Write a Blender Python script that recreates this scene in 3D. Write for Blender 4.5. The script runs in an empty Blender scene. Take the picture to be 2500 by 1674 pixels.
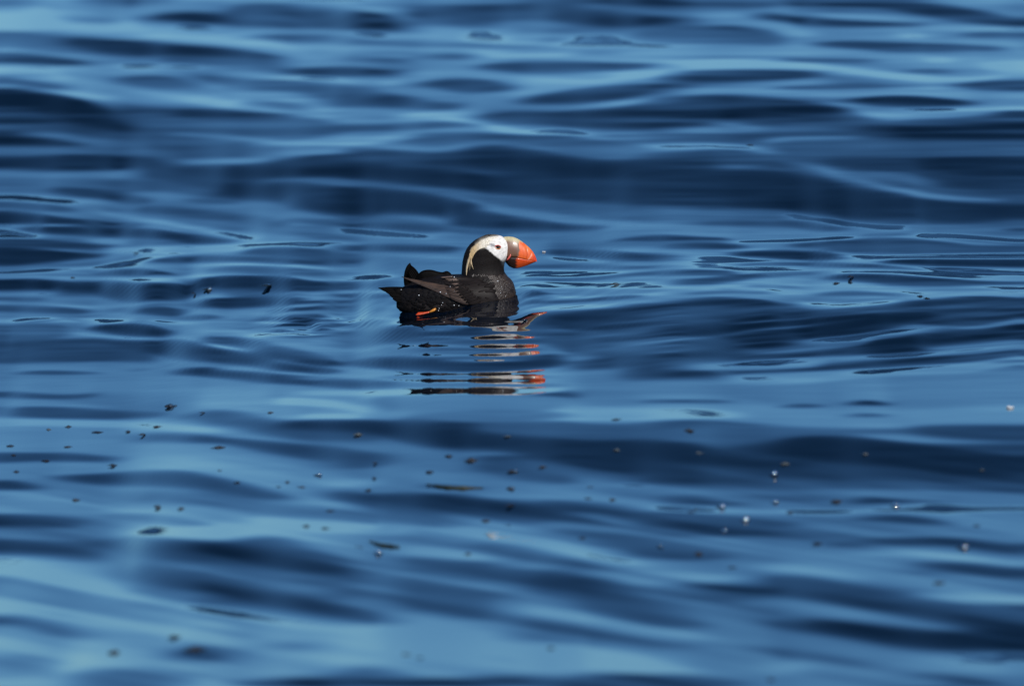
import bpy, bmesh, math, random
import numpy as np
from mathutils import Vector, Matrix, noise
from mathutils.bvhtree import BVHTree
random.seed(7); rng = np.random.RandomState(11)
R = math.radians
sc = bpy.context.scene
col = sc.collection

# ------------------------------------------------------------------ camera, sky, sun, exposure
PITCH = R(7.0); CAM_H = 3.68
LENS = 470.0; F_PX = 2500 * LENS / 36.0          # focal length in pixels of the 2500 px wide photograph
cam = bpy.data.objects.new('camera', bpy.data.cameras.new('camera')); col.objects.link(cam); sc.camera = cam
cam.location = (0, 0, CAM_H); cam.rotation_euler = (math.pi/2 - PITCH, 0, 0)
cam.data.lens = LENS; cam.data.sensor_width = 36; cam.data.clip_start = 0.5; cam.data.clip_end = 20000
SUN_ELEV = 38.0; SUN_SIDE = 24.0                  # sun behind the camera, to its right
world = bpy.data.worlds.new('World'); sc.world = world; world.use_nodes = True
wn = world.node_tree; bg = wn.nodes['Background']; bg.inputs[1].default_value = 0.100
sky = wn.nodes.new('ShaderNodeTexSky'); sky.sky_type = 'NISHITA'; sky.sun_disc = False
sky.sun_elevation = R(SUN_ELEV); sky.sun_rotation = R(180 - SUN_SIDE)
sky.air_density = 1.4; sky.dust_density = 0.0; sky.ozone_density = 10.0; sky.altitude = 3600
wmx = wn.nodes.new('ShaderNodeMix'); wmx.data_type = 'RGBA'; wmx.blend_type = 'MULTIPLY'; wmx.inputs[0].default_value = 1
wmx.inputs[7].default_value = (0.74, 0.955, 0.98, 1)          # the cool, slightly green cast of this clear northern sky
wn.links.new(sky.outputs[0], wmx.inputs[6]); wn.links.new(wmx.outputs[2], bg.inputs[0])
sun = bpy.data.lights.new('sun', 'SUN'); sun.energy = 3.7; sun.angle = R(0.5); sun.color = (1.0, 0.95, 0.88)
suno = bpy.data.objects.new('sun', sun); col.objects.link(suno)
sd = Vector((math.sin(R(SUN_SIDE))*math.cos(R(SUN_ELEV)), -math.cos(R(SUN_SIDE))*math.cos(R(SUN_ELEV)), math.sin(R(SUN_ELEV))))
suno.rotation_euler = sd.to_track_quat('Z', 'Y').to_euler(); suno.location = sd*20
sc.view_settings.view_transform = 'Standard'; sc.view_settings.look = 'None'
sc.view_settings.exposure = 0.0; sc.view_settings.gamma = 1.0; sc.view_settings.use_curve_mapping = False
try: sc.cycles.sample_clamp_indirect = 4; sc.cycles.use_denoising = True
except Exception: pass

def tag(o, label=None, cat=None, group=None, kind=None):
    if label: o['label'] = label
    if cat: o['category'] = cat
    if group: o['group'] = group
    if kind: o['kind'] = kind
    return o

# ------------------------------------------------------------------ materials
def newmat(name):
    m = bpy.data.materials.new(name); m.use_nodes = True
    return m, m.node_tree, m.node_tree.nodes['Principled BSDF']
def mat(name, color, rough=0.5, spec=0.5, ior=None, metal=0.0, bump=0.0, bscale=200, bdist=0.0006, vary=0.0, attr=None, stretch=(1,1,1), coat=0.0):
    m, nt, b = newmat(name)
    b.inputs['Base Color'].default_value = (*color, 1); b.inputs['Roughness'].default_value = rough
    b.inputs['Specular IOR Level'].default_value = spec; b.inputs['Metallic'].default_value = metal
    b.inputs['Coat Weight'].default_value = coat; b.inputs['Coat Roughness'].default_value = 0.100
    if ior: b.inputs['IOR'].default_value = ior
    tc = nt.nodes.new('ShaderNodeTexCoord'); mp = nt.nodes.new('ShaderNodeMapping'); mp.inputs['Scale'].default_value = stretch
    nt.links.new(tc.outputs['Object'], mp.inputs[0])
    src = None
    if attr:
        a = nt.nodes.new('ShaderNodeAttribute'); a.attribute_name = attr; src = a.outputs['Color']
    if vary > 0:
        n = nt.nodes.new('ShaderNodeTexNoise'); n.inputs['Scale'].default_value = bscale*0.5; n.inputs['Detail'].default_value = 4
        nt.links.new(mp.outputs[0], n.inputs['Vector'])
        r = nt.nodes.new('ShaderNodeMapRange'); r.inputs[1].default_value = 0.3; r.inputs[2].default_value = 0.7
        r.inputs[3].default_value = 1-vary; r.inputs[4].default_value = 1+vary
        nt.links.new(n.outputs['Fac'], r.inputs[0])
        mx = nt.nodes.new('ShaderNodeMix'); mx.data_type = 'RGBA'; mx.blend_type = 'MULTIPLY'; mx.inputs[0].default_value = 1
        if src: nt.links.new(src, mx.inputs[6])
        else: mx.inputs[6].default_value = (*color, 1)
        nt.links.new(r.outputs[0], mx.inputs[7]); src = mx.outputs[2]
    if src: nt.links.new(src, b.inputs['Base Color'])
    if bump > 0:
        n = nt.nodes.new('ShaderNodeTexNoise'); n.inputs['Scale'].default_value = bscale; n.inputs['Detail'].default_value = 3
        nt.links.new(mp.outputs[0], n.inputs['Vector'])
        bp = nt.nodes.new('ShaderNodeBump'); bp.inputs['Strength'].default_value = bump; bp.inputs['Distance'].default_value = bdist
        nt.links.new(n.outputs['Fac'], bp.inputs['Height']); nt.links.new(bp.outputs[0], b.inputs['Normal'])
    return m

# ------------------------------------------------------------------ the sea surface
# Every swell, crest and ripple: steepness (0 steep face towards the viewer .. 1 back slope), softness of its two
# edges, then its course as x / far edge / near edge.  Read off the photograph section by section; the surface
# itself is integrated from these slopes in world space below.
WAVES = """
@T1 0 0 .36294
.78 60 60 | -500 -80 700, -200 -80 700, 1200 -80 700, 2500 -80 900
.45 25 30 | -50 -60 25, 400 -60 10, 600 -60 30, 900 -60 42, 1200 -60 20
.45 30 40 | -50 -60 50, 150 -60 30, 300 -60 0
.95 30 30 | -50 115 160, 250 120 170, 450 165 200, 800 175 230
1 40 40 | 200 50 110, 350 45 110
1 40 40 | 780 50 190, 900 50 220, 960 80 240
.6 25 25 | 400 90 150, 600 120 165, 800 130 160
.15 30 35 | 900 125 130, 1100 95 145, 1300 85 158, 1500 100 165, 1750 130 190
.42 40 40 | 1450 50 180, 1700 30 190, 2000 40 200, 2400 60 210, 2700 130 230
.05 25 40 | 1950 70 100, 2150 80 160, 2342 85 195, 2500 95 205, 2700 130 215, 2850 190 215
.3 30 30 | 1600 30 60, 1900 38 90, 2100 50 110, 2342 70 160
.42 25 30 | 1650 235 255, 1950 228 282, 2342 240 290, 2500 260 300
.95 30 30 | 850 225 245, 1200 235 270, 1600 260 300, 1900 290 340, 2100 340 435
.42 30 40 | -50 212 320, 300 232 360, 700 250 375
.15 22 45 | 350 250 290, 700 262 370, 1100 290 385, 1500 325 395, 1800 368 410, 1980 400 415
.45 30 50 | 1000 370 420, 1300 380 440, 1600 390 470, 2000 440 500
.22 30 30 | -50 345 425, 200 360 432, 500 400 440, 650 420 435
.95 30 30 | 50 450 490, 250 460 490, 450 510 545, 520 530 545
.95 30 30 | 800 440 470, 950 430 475, 1050 450 475
.38 25 35 | 700 540 550, 900 515 580, 1050 510 600, 1250 540 600, 1400 585 600
.42 30 30 | -50 500 560, 200 540 590, 500 580 620
.36 30 30 | 1250 480 500, 1600 530 600, 2000 560 620, 2342 580 650, 2600 600 640
.18 28 30 | 1850 470 490, 2150 455 515, 2342 455 520, 2500 470 520, 2800 480 500
.38 30 60 | 1700 530 560, 2000 545 620, 2342 560 720
.9 30 30 | 1700 510 530, 2000 515 540, 2400 540 570
.92 25 30 | 400 610 660, 650 640 670, 800 650 680
.9 30 30 | 800 590 620, 1100 620 660, 1300 640 690, 1450 660 720, 1600 700 735
.95 30 30 | 1250 640 680, 1450 655 715, 1620 700 735
.22 60 60 | -100 690 950, 200 700 950, 500 800 950, 900 850 950, 1100 880 950
.0 26 50 | -100 588 700, 200 608 715, 400 640 800, 600 680 850, 800 760 860, 960 830 870
.34 35 60 | 700 690 800, 1000 720 860, 1400 738 870, 2000 780 870, 2342 830 950
.12 22 35 | 1100 745 775, 1400 740 805, 1700 758 810, 1980 790 805
.42 25 30 | 1650 670 690, 1900 690 740, 2100 720 760
.4 30 60 | 900 860 950, 1500 830 960, 2342 850 960
@T2 825 0 .36294
.72 60 60 | 300 150 500, 1200 200 600, 2500 250 450
.25 40 60 | 350 60 100, 600 45 160, 900 40 190, 1300 10 150, 1700 -60 180, 2100 -60 190, 2500 -60 160
.1 35 30 | 1350 90 130, 1500 80 150, 1750 95 185, 2000 110 175, 2300 140 150
.08 25 35 | 1500 -80 -20, 1800 -80 20, 2100 -80 45, 2300 -80 70, 2450 -80 60
.42 25 25 | 1600 20 60, 1900 50 80, 2300 90 120
.4 50 40 | 1000 150 180, 1400 170 230, 1900 190 220, 2400 200 250
.35 30 30 | 1900 240 260, 2100 220 290, 2400 210 290
.4 20 20 | 1350 265 275, 1440 250 295, 1530 265 275
.95 30 25 | 850 230 280, 1000 215 285, 1150 260 290
.42 30 30 | -50 270 310, 250 290 315, 600 290 320, 900 290 320, 1200 310 325, 1450 300 330
.4 25 30 | 500 375 385, 750 360 400, 950 370 395
.45 25 30 | -50 370 410, 200 380 420, 500 400 430
.88 25 25 | 850 325 350, 1050 340 400, 1200 350 395, 1500 350 385, 1600 340 380
.6 20 20 | 1580 350 380, 1700 345 380, 1900 345 380
.33 28 35 | 850 450 460, 1100 422 485, 1500 415 500, 1900 425 480, 2200 430 450
.88 25 25 | 1100 510 560, 1400 520 560, 1800 530 565, 2000 490 540, 2342 460 490
.22 35 35 | 500 565 575, 700 530 600, 900 530 635, 1100 560 620, 1250 590 600
.92 30 30 | 280 555 580, 360 545 580, 420 545 570
.3 40 40 | -100 590 720, 200 610 730, 400 640 735, 700 690 745, 900 700 730
.15 30 30 | 130 680 700, 300 650 715, 450 660 720, 520 690 710
.15 28 35 | 1150 680 700, 1400 630 705, 1700 590 700, 2000 570 660, 2300 550 600, 2400 520 560
.2 25 30 | 2150 510 530, 2342 480 540, 2500 480 530
.85 25 25 | 350 770 800, 700 750 800, 850 740 790, 950 730 760
.9 25 30 | 650 770 795, 850 800 830, 1050 840 870, 1250 870 920
.18 30 60 | 850 790 800, 1100 760 820, 1500 755 850, 1900 720 900, 2200 660 930, 2600 640 930
.35 25 30 | -50 830 880, 300 840 880, 600 825 870, 850 830 860, 1000 860 880
@T3 1650 0 .36294
.66 60 60 | 200 100 600, 1200 150 700, 2500 100 700, 2800 100 700
.4 40 40 | -100 -60 100, 300 -60 80, 700 -60 60
.15 25 30 | -100 -20 80, 60 20 70, 130 45 60
.2 28 35 | 550 10 20, 1000 5 50, 1400 5 70, 1700 20 120, 2000 70 160, 2342 130 190, 2500 150 200, 2800 150 200
.5 25 25 | 900 50 90, 1400 75 110, 1700 120 140
.17 28 32 | 450 85 100, 700 95 150, 950 125 180, 1300 145 190, 1600 160 185, 1720 165 180
.17 32 40 | 50 225 250, 200 190 270, 400 180 265, 550 200 260, 700 235 250
.38 40 40 | -100 130 280, 100 180 300, 500 210 310, 800 260 320
.92 28 25 | 750 180 230, 850 190 250, 950 220 255
.88 28 25 | 1480 225 255, 1600 220 260, 1700 230 250
.35 25 28 | 1850 230 250, 2100 215 260, 2400 225 260, 2800 225 260
.42 25 28 | 2300 300 345, 2500 300 360, 2800 300 360
.2 26 30 | 850 295 310, 1100 280 325, 1400 282 350, 1700 292 350, 2000 305 345, 2300 320 350
.4 25 28 | 650 390 410, 1000 392 435, 1400 400 430
.92 25 25 | -100 430 480, 350 400 470, 800 425 465, 1200 450 500, 1600 505 545, 2000 520 545, 2300 490 530
.95 30 30 | 1700 385 420, 1850 390 425
.9 30 30 | 2100 420 470, 2300 420 500
.45 22 25 | 1500 480 490, 1750 465 500, 1900 480 500
.17 25 30 | -100 490 560, 200 480 560, 500 475 550, 800 480 535, 1050 490 510
.5 30 40 | 950 500 560, 1400 540 600, 1700 570 600
.33 25 28 | 600 590 600, 900 575 610, 1300 560 605, 1500 580 600
.22 28 35 | 1800 580 590, 2050 550 605, 2342 545 615, 2500 545 610, 2800 545 610
.5 25 40 | 500 640 690, 900 650 720, 1200 680 740
.12 40 60 | -100 660 900, 100 650 850, 300 640 820, 600 660 850, 900 690 850, 1100 730 860, 1300 800 880, 1700 800 900, 2400 760 950, 2800 760 950
.03 40 50 | 250 760 800, 500 710 800, 750 690 800, 950 700 820, 1080 750 820
.15 25 30 | 1100 680 690, 1350 650 715, 1550 645 725, 1800 665 725, 2050 690 710
.05 30 60 | 2100 760 830, 2342 745 880, 2500 745 880, 2800 745 880
.78 22 22 | 1150 730 770, 1400 755 785, 1800 740 765, 2342 715 740, 2800 715 740
.75 25 40 | 200 840 930, 400 835 930, 600 860 930
@T4 0 300 .36294
.5 60 60 | -500 100 500, -100 100 500, 1000 100 500, 1700 100 280, 2342 100 230
.12 40 40 | -100 70 160, 200 100 165, 450 130 165, 600 150 160
.55 40 30 | 100 60 80, 400 70 110, 600 110 150, 900 150 200, 1200 150 190
.35 40 40 | 650 60 90, 900 80 130, 1300 90 240, 1700 110 250, 1900 160 240
.7 25 25 | 1100 60 80, 1500 80 110, 1900 120 150
.8 25 25 | 1700 125 150, 2000 120 150, 2342 80 150
.72 25 28 | 1200 250 285, 1500 240 275, 1800 235 260
.08 28 40 | -100 220 300, 150 225 315, 450 215 325, 800 225 320, 1100 250 300
.22 40 60 | 850 230 320, 1100 260 400, 1300 300 500, 1800 350 520, 2342 480 640
.04 28 50 | 1150 300 330, 1400 290 370, 1700 280 385, 2000 230 380, 2200 215 380, 2500 215 370
.42 25 25 | 1700 385 405, 2000 370 400, 2342 370 420
.05 25 60 | 1300 420 470, 1600 410 500, 1900 415 520, 2342 430 600
.15 40 60 | 1900 400 560, 2342 430 630, 2600 430 640
.62 25 20 | -100 320 370, 300 345 375, 700 325 375, 900 320 380
.82 25 25 | 680 335 380, 800 320 380, 900 330 380
.45 30 30 | 550 390 420, 900 380 450, 1200 400 480, 1500 450 490
.45 12 12 | -50 410 425, 200 412 425, 280 415 420
.45 12 12 | 70 430 440, 150 440 460, 230 465 475
.22 22 28 | 280 440 450, 450 435 490, 700 455 520, 900 500 545, 1050 530 545
.75 28 28 | 850 470 480, 1100 465 520, 1300 490 550, 1700 530 590
.45 20 20 | 1200 515 525, 1400 508 548, 1550 515 550, 1660 540 546
.78 30 30 | -50 470 520, 400 500 560, 700 520 560, 900 560 600
.35 22 30 | -100 525 560, 200 535 590, 450 565 605, 550 590 600
.12 22 30 | -100 580 690, 150 605 690, 400 635 690, 700 665 700, 1000 695 710
.38 25 35 | 850 565 590, 1100 560 620, 1400 590 650, 1700 630 690, 2000 680 720
.88 25 25 | 600 580 620, 900 620 660, 1200 670 710, 1500 720 770, 1800 770 820
.4 15 18 | 1870 645 655, 2000 642 675, 2200 648 695, 2400 655 700
.5 30 30 | 1900 690 740, 2342 700 760
.42 18 20 | 1380 690 700, 1600 705 725, 1900 725 750, 2100 735 780, 2400 770 800
.93 6 6 | -100 686 695, 300 686 695, 800 698 706, 1100 712 722, 1300 740 770
.16 12 30 | 50 700 730, 400 696 755, 800 704 765, 1100 725 785, 1400 770 830, 1700 815 840, 1900 832 838
.92 25 20 | -100 690 780, 150 730 780, 300 755 780
.9 10 10 | 560 790 800, 700 775 815, 850 790 822, 920 810 820
.5 8 12 | 220 765 775, 400 770 790, 560 785 805, 600 805 815
.5 8 12 | 820 795 805, 1000 800 822, 1300 815 825
.22 14 25 | -100 780 840, 150 780 840, 400 795 850, 650 820 855, 800 835 850
.85 20 20 | 600 840 880, 1300 820 880, 1800 800 860, 2342 800 850
.1 15 25 | -100 835 900, 200 845 930, 400 865 930, 600 890 940
.45 14 20 | 1600 860 880, 1800 840 870, 2000 836 880, 2200 850 890, 2400 870 900
@T5 825 300 .36294
.5 60 60 | 0 60 160, 1000 60 160, 2342 60 220
.35 28 28 | -50 20 60, 300 20 55, 600 10 40
.82 28 28 | -50 90 150, 200 90 150, 500 60 110
.9 25 28 | 950 10 40, 1150 30 75, 1300 55 85, 1500 40 80, 1700 80 110, 1900 130 150, 2342 155 180
.38 28 35 | 350 130 140, 700 80 170, 1000 70 120, 1300 90 150, 1600 100 230, 2000 140 260, 2300 200 260
.42 30 30 | 2050 90 140, 2342 80 145
.14 35 60 | -50 160 380, 300 180 400, 700 200 430, 1000 150 480, 1300 180 500, 1800 250 560, 2342 190 560
.02 35 45 | -50 240 370, 200 270 390, 500 300 420, 900 340 450, 1150 410 460
.03 40 50 | 1200 240 300, 1400 250 340, 1700 260 370, 2000 280 360
.5 25 30 | 450 175 180, 700 175 195, 850 165 180
.25 40 40 | 300 250 300, 600 290 310, 900 300 340, 1200 340 400
.42 25 30 | -50 370 420, 300 400 450, 700 450 490, 1100 500 560, 1700 540 640, 2342 580 700
.03 28 60 | -50 430 600, 300 450 610, 600 480 620, 800 520 640, 1000 560 640
.16 35 40 | 700 540 680, 1000 600 720, 1300 650 735, 1600 690 740, 1850 700 720
.42 30 30 | -50 620 680, 400 640 680, 800 700 740, 1200 740 780
.55 30 30 | 1200 740 800, 1700 720 800, 2342 700 760
.22 14 20 | -50 685 700, 300 680 715, 550 690 735, 750 720 735
.8 14 20 | -50 700 740, 300 720 770, 700 770 790
.5 14 18 | 0 770 780, 200 790 810, 280 800 815
.85 10 14 | -50 780 820, 200 810 835, 350 815 825
.18 12 18 | 1750 800 806, 2000 770 800, 2200 755 800, 2400 760 800
.45 10 12 | 1400 830 850, 1700 815 845, 2000 825 845
.9 8 10 | 1650 810 818, 1900 806 814, 2200 808 816
@T6 1650 300 .36294
.28 60 60 | -100 60 700, 1200 60 700, 2500 -20 700, 2800 -20 700
.6 30 30 | -50 30 80, 300 20 70, 500 20 60
.35 25 25 | -50 90 130, 300 85 125, 450 100 120
.72 22 22 | -50 140 175, 300 140 175, 500 150 190, 700 200 240
.6 35 30 | 550 110 190, 700 95 130, 1000 85 130, 1300 90 110
.36 35 35 | 700 130 230, 1100 110 210, 1500 130 170
.1 60 60 | 1400 20 110, 1900 10 120, 2500 30 120, 2800 30 120
.18 40 50 | 900 230 280, 1200 220 320, 1700 200 420, 2342 220 480, 2800 220 480
.0 45 50 | 1600 250 290, 1850 235 340, 2150 235 350, 2500 250 350, 2800 250 350
.25 25 30 | -50 195 260, 250 190 270, 500 230 270
.45 25 25 | -50 280 310, 300 280 310, 600 290 320
.08 30 50 | 100 340 560, 500 320 580, 900 360 600, 1200 440 640, 1500 480 650, 1900 540 670, 2342 560 650, 2800 560 650
.02 40 50 | 600 480 560, 1000 460 600, 1300 480 630, 1450 560 640
.02 40 50 | -100 460 560, 200 480 560
.55 25 30 | 700 240 260, 900 270 320, 1100 310 380, 1350 400 440, 1700 470 510, 2000 500 530, 2300 515 535
.42 30 30 | 1100 330 360, 1500 340 400, 1800 400 460
.45 35 35 | -50 600 680, 400 580 660, 800 600 690, 1200 660 730, 1700 690 750, 2342 660 720, 2800 660 720
.7 25 25 | 700 600 640, 1000 640 680, 1300 680 720, 1600 700 730
.3 20 22 | 650 660 680, 850 665 710, 1050 700 735, 1150 720 730
.6 20 20 | -50 690 740, 300 700 750, 600 710 750
.12 14 18 | -100 760 795, 200 770 795, 400 780 795
.9 8 12 | 300 800 810, 600 790 808, 1000 775 800, 1250 760 775
.16 10 16 | -50 815 845, 150 806 850, 350 812 850, 500 835 848
.9 8 10 | 300 860 872, 500 850 862, 650 840 852
.25 12 25 | 700 820 840, 1100 790 840, 1500 775 870, 1800 800 870, 2100 840 880
.9 10 10 | 1580 748 756, 1800 750 780, 2100 770 800, 2400 790 815, 2800 790 815
.35 8 8 | 1200 750 762, 1500 748 760, 1620 745 752
.5 14 18 | 1600 740 750, 1900 720 745, 2200 700 760, 2400 700 770, 2800 700 770
.15 10 14 | 2180 715 722, 2300 712 730, 2400 720 738, 2800 720 738
.15 12 20 | 300 870 900, 600 860 930, 900 870 930, 1100 885 920
.3 8 8 | 1700 765 772, 2000 788 798, 2400 812 822, 2800 812 822
.85 12 12 | 1100 860 880, 1800 850 880, 2342 850 860, 2800 850 860
@T7 0 600 .36294
.72 50 50 | -500 100 1000, -100 100 1000, 1200 60 1000, 2500 60 1000
.08 15 40 | -100 20 150, 200 25 130, 400 40 110, 600 55 80, 750 65 72
.5 20 20 | -50 150 180, 300 130 150, 700 100 130, 950 60 90
.9 12 16 | -50 180 200, 300 160 180, 600 140 160, 900 90 140, 1100 60 100, 1300 30 80
.28 14 26 | 900 110 118, 1200 75 115, 1600 75 110, 1900 85 125, 2342 120 150
.3 14 35 | 1550 50 60, 1750 18 70, 1950 12 85, 2150 30 110, 2342 60 130, 2500 80 130
.4 16 25 | 1350 155 165, 1600 135 185, 1900 140 205, 2342 180 225
.85 12 12 | 1200 125 150, 1500 115 135, 1800 120 138, 2342 150 175
.15 12 20 | 620 185 192, 800 163 200, 950 162 203, 1100 175 200, 1230 195 203
.9 10 10 | 300 215 225, 700 215 235, 1000 220 240, 1300 200 215, 1500 190 200
.9 8 8 | 2000 205 215, 2200 230 238, 2500 230 240
.1 14 45 | -100 235 310, 150 225 300, 400 240 300, 550 260 290
.25 20 50 | 350 250 340, 700 240 330, 900 245 350
.1 16 50 | 650 290 330, 850 260 370, 1100 250 370, 1300 270 340, 1450 300 320
.03 12 30 | 1200 245 255, 1400 215 280, 1650 202 295, 1900 215 300, 2150 240 295, 2342 255 290
.15 15 30 | 1400 280 310, 1900 290 310, 2342 280 310
.4 12 12 | 1475 315 325, 1550 310 338, 1900 315 340, 2100 320 330
.85 10 10 | 1350 325 345, 1600 345 352, 1900 340 350
.45 10 14 | -50 345 365, 150 345 375, 300 355 375, 330 362 370
.85 14 14 | -50 380 395, 400 390 420, 700 410 440
.35 18 30 | -100 400 440, 200 400 450, 500 420 460, 650 440 455
.45 8 10 | 700 425 432, 850 415 440, 1000 395 410, 1200 388 395
.22 14 25 | 850 440 450, 1050 410 470, 1200 425 475, 1270 455 465
.15 16 30 | 1250 380 400, 1500 350 425, 1800 345 410, 2100 350 380
.06 8 12 | 1700 395 405, 1950 375 395, 2200 370 385, 2450 370 380
.08 8 12 | 1800 430 440, 2100 410 435, 2342 395 405
.3 12 16 | 1200 485 492, 1350 465 500, 1500 475 490
.9 14 14 | -50 500 540, 300 480 510, 700 490 530, 1000 500 535, 1400 510 535
.4 8 8 | 330 470 475, 500 478 484, 720 460 470
.4 8 8 | 120 515 522, 300 500 510, 450 490 496, 650 515 525
.35 8 8 | 870 482 492, 950 500 510, 1120 530 538
.4 8 8 | 800 512 518, 980 510 520
.45 25 40 | -50 540 650, 300 525 640, 500 540 600
.12 16 25 | 550 550 555, 750 530 590, 950 530 610, 1100 560 615, 1200 600 612
.88 12 14 | 450 575 590, 700 600 625, 950 620 650, 1050 630 650
.12 45 50 | 60 690 710, 250 655 740, 500 650 770, 700 680 760, 850 720 750
.3 40 40 | -50 640 800, 300 630 790, 800 640 780, 1100 720 790
.18 25 30 | 700 640 660, 1000 640 720, 1300 650 770, 1500 700 790, 1700 740 800, 1900 780 800
.95 7 7 | 1180 620 628, 1350 645 655, 1550 682 692, 1700 705 712
.3 20 25 | 1300 600 640, 1600 630 680, 1900 680 740, 2300 760 810
.12 6 8 | 1470 600 606, 1650 635 645, 1830 660 666
.2 16 20 | 1650 700 715, 1900 720 770, 2200 770 810, 2342 790 820
.4 8 10 | 1080 795 805, 1300 800 808
.3 12 14 | 60 852 860, 350 840 868, 550 848 865, 700 858 864
.4 8 10 | 850 832 838, 990 832 842
.12 20 25 | 1100 835 850, 1400 820 880, 1700 830 890, 2000 850 890, 2342 870 900
.85 10 12 | 1400 810 820, 1900 825 845, 2342 850 865
@T8 825 600 .36294
.62 40 40 | -50 380 900, 2342 300 900
.25 14 20 | -50 0 25, 400 -10 40, 700 0 50, 850 10 55
.55 14 18 | -50 50 80, 300 70 110, 800 90 130
.92 18 16 | -50 200 235, 200 190 240, 420 190 215
.9 7 7 | -50 30 38, 300 55 62, 600 72 78, 850 80 85
.9 25 25 | 0 120 190, 200 130 200
.4 20 30 | -50 245 320, 200 240 310, 400 210 300
.9 10 12 | -50 300 320, 250 300 322, 400 310 325
.2 10 18 | -50 325 345, 200 325 350, 400 330 350
.9 8 10 | 1350 45 55, 1500 70 100, 1700 90 110, 1880 105 112
.2 12 20 | 1340 25 60, 1600 25 75, 1900 45 100, 2342 70 105
.45 12 20 | 1340 -30 15, 1900 -30 15, 2342 -20 10
.35 14 20 | 1150 130 160, 1600 130 155, 2000 140 160, 2342 130 145
.85 14 16 | 1130 165 210, 1500 160 215, 1900 170 220, 2342 150 200
.3 14 20 | 1200 225 255, 1600 220 240, 2000 180 210, 2342 160 190
.9 12 14 | 1180 240 290, 1500 240 285, 2000 240 290, 2342 230 290
.15 10 16 | 1190 290 340, 1350 310 345, 1500 330 350
.9 8 10 | 1350 320 345, 1600 340 355, 1900 330 350, 2342 300 330
.2 8 12 | 1200 370 390, 1500 375 385, 1800 345 365, 2100 330 345
.85 8 10 | 1250 420 440, 1500 400 430, 1900 390 410, 2342 370 385
.3 20 30 | 1200 460 560, 1700 430 560, 2342 380 560
.12 20 60 | 1500 450 480, 1750 430 540, 2100 400 560, 2400 380 570, 2700 350 560
.18 16 25 | 1250 590 620, 1500 580 625, 1700 590 610
.62 20 20 | 1300 640 700, 1900 600 680, 2342 580 660
.25 12 16 | 1400 680 700, 1800 700 725, 2100 660 700, 2400 640 680
.6 20 20 | 50 560 640, 700 560 640, 1200 560 640
.85 12 12 | -50 690 720, 300 690 715, 700 700 745, 1300 745 765
.82 12 12 | 850 600 660, 1300 600 640
.85 12 12 | 800 670 760, 1100 670 770, 1380 670 750
.22 20 30 | 100 760 790, 400 770 830, 900 780 860, 1400 780 850, 1900 770 820, 2342 730 790
.8 15 20 | -50 800 900, 300 830 900, 700 860 930
@T9 1650 600 .36294
.8 40 30 | -100 60 340, 1000 60 340, 2500 60 360, 2800 60 360
.2 12 18 | -100 0 30, 150 0 15, 250 -10 0
.3 20 25 | 900 0 30, 1400 -20 60, 2000 0 50, 2500 0 40, 2800 0 40
.12 12 18 | 350 60 68, 600 38 85, 800 35 95, 1050 55 95, 1230 75 82
.1 8 18 | 1300 105 112, 1550 92 130, 2000 92 145, 2500 92 150, 2800 92 150
.92 6 8 | 1000 70 80, 1500 68 85, 2000 55 88, 2500 50 85, 2800 50 85
.32 10 20 | 250 130 140, 700 112 135, 1100 118 145, 1500 130 160, 1800 155 170
.92 6 6 | 1300 120 126, 1600 140 150, 1900 170 180, 2342 185 195, 2800 185 195
.28 12 18 | -100 165 205, 250 160 200, 450 175 195
.28 10 20 | -100 240 275, 200 215 265, 500 190 225, 800 180 195, 1100 178 188
.18 12 35 | 900 215 220, 1200 192 240, 1500 200 270, 1800 220 275, 2100 240 265, 2400 245 260, 2800 245 260
.5 10 12 | 450 262 275, 700 268 285, 880 280 292
.35 12 18 | 900 325 332, 1150 305 340, 1400 315 340, 1600 330 340
.35 6 6 | 1550 302 306, 1900 292 298, 2200 288 292
.35 6 6 | 280 285 290, 390 292 300
.45 12 12 | -50 320 345, 300 300 325, 700 310 330
.2 12 60 | -500 400 900, -100 380 900, 250 345 900, 600 370 900, 900 430 900, 1300 400 860, 1700 360 840, 2000 340 830, 2500 360 800, 2800 360 800
.35 20 25 | -50 460 560, 300 420 520, 700 390 450, 900 410 440
.5 14 14 | 1000 370 400, 1400 370 395, 1600 350 370
.9 10 12 | 800 375 400, 1200 385 410, 1550 355 372
.02 30 50 | 750 540 600, 900 500 600, 1100 470 600, 1400 460 570, 1650 450 520, 1800 460 500
.6 20 25 | 700 650 680, 1000 620 660, 1300 590 625, 1600 530 590, 1800 540 560, 2100 530 560, 2342 480 510, 2800 480 510
.35 25 30 | 1700 400 430, 2100 400 420, 2400 380 420, 2800 380 420
.08 16 20 | 2080 440 460, 2300 425 465, 2500 430 470, 2800 430 470
.02 30 45 | 1200 690 720, 1400 640 730, 1700 590 700, 2000 570 680, 2342 530 630, 2500 520 620, 2800 520 620
.1 18 25 | -100 400 430, 300 380 420, 500 390 420
.08 14 18 | 130 490 515, 350 465 500, 650 455 480
.12 14 18 | 150 580 600, 400 560 590
.72 7 9 | -50 545 558, 250 512 522
.62 8 10 | 400 540 555, 700 480 495, 800 460 470
.6 20 20 | -50 610 630, 300 620 650, 600 650 680
.55 20 25 | -50 680 700, 500 690 730, 1000 660 700, 1400 620 650
.12 20 25 | -100 710 800, 200 705 770, 500 720 760
.72 25 25 | -50 790 840, 400 770 840, 900 750 820, 1400 730 770, 2000 690 730, 2500 640 690, 2800 640 690
.6 15 15 | 1600 690 710, 2000 660 690, 2342 630 660, 2800 630 660
.15 15 18 | -50 850 890, 150 845 885, 300 850 870
.22 20 25 | 900 800 880, 1300 770 850, 1800 740 800, 2100 740 760
.78 20 20 | 200 870 930, 800 850 930, 1400 820 880, 2000 780 850, 2500 720 780, 2800 720 780
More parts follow.
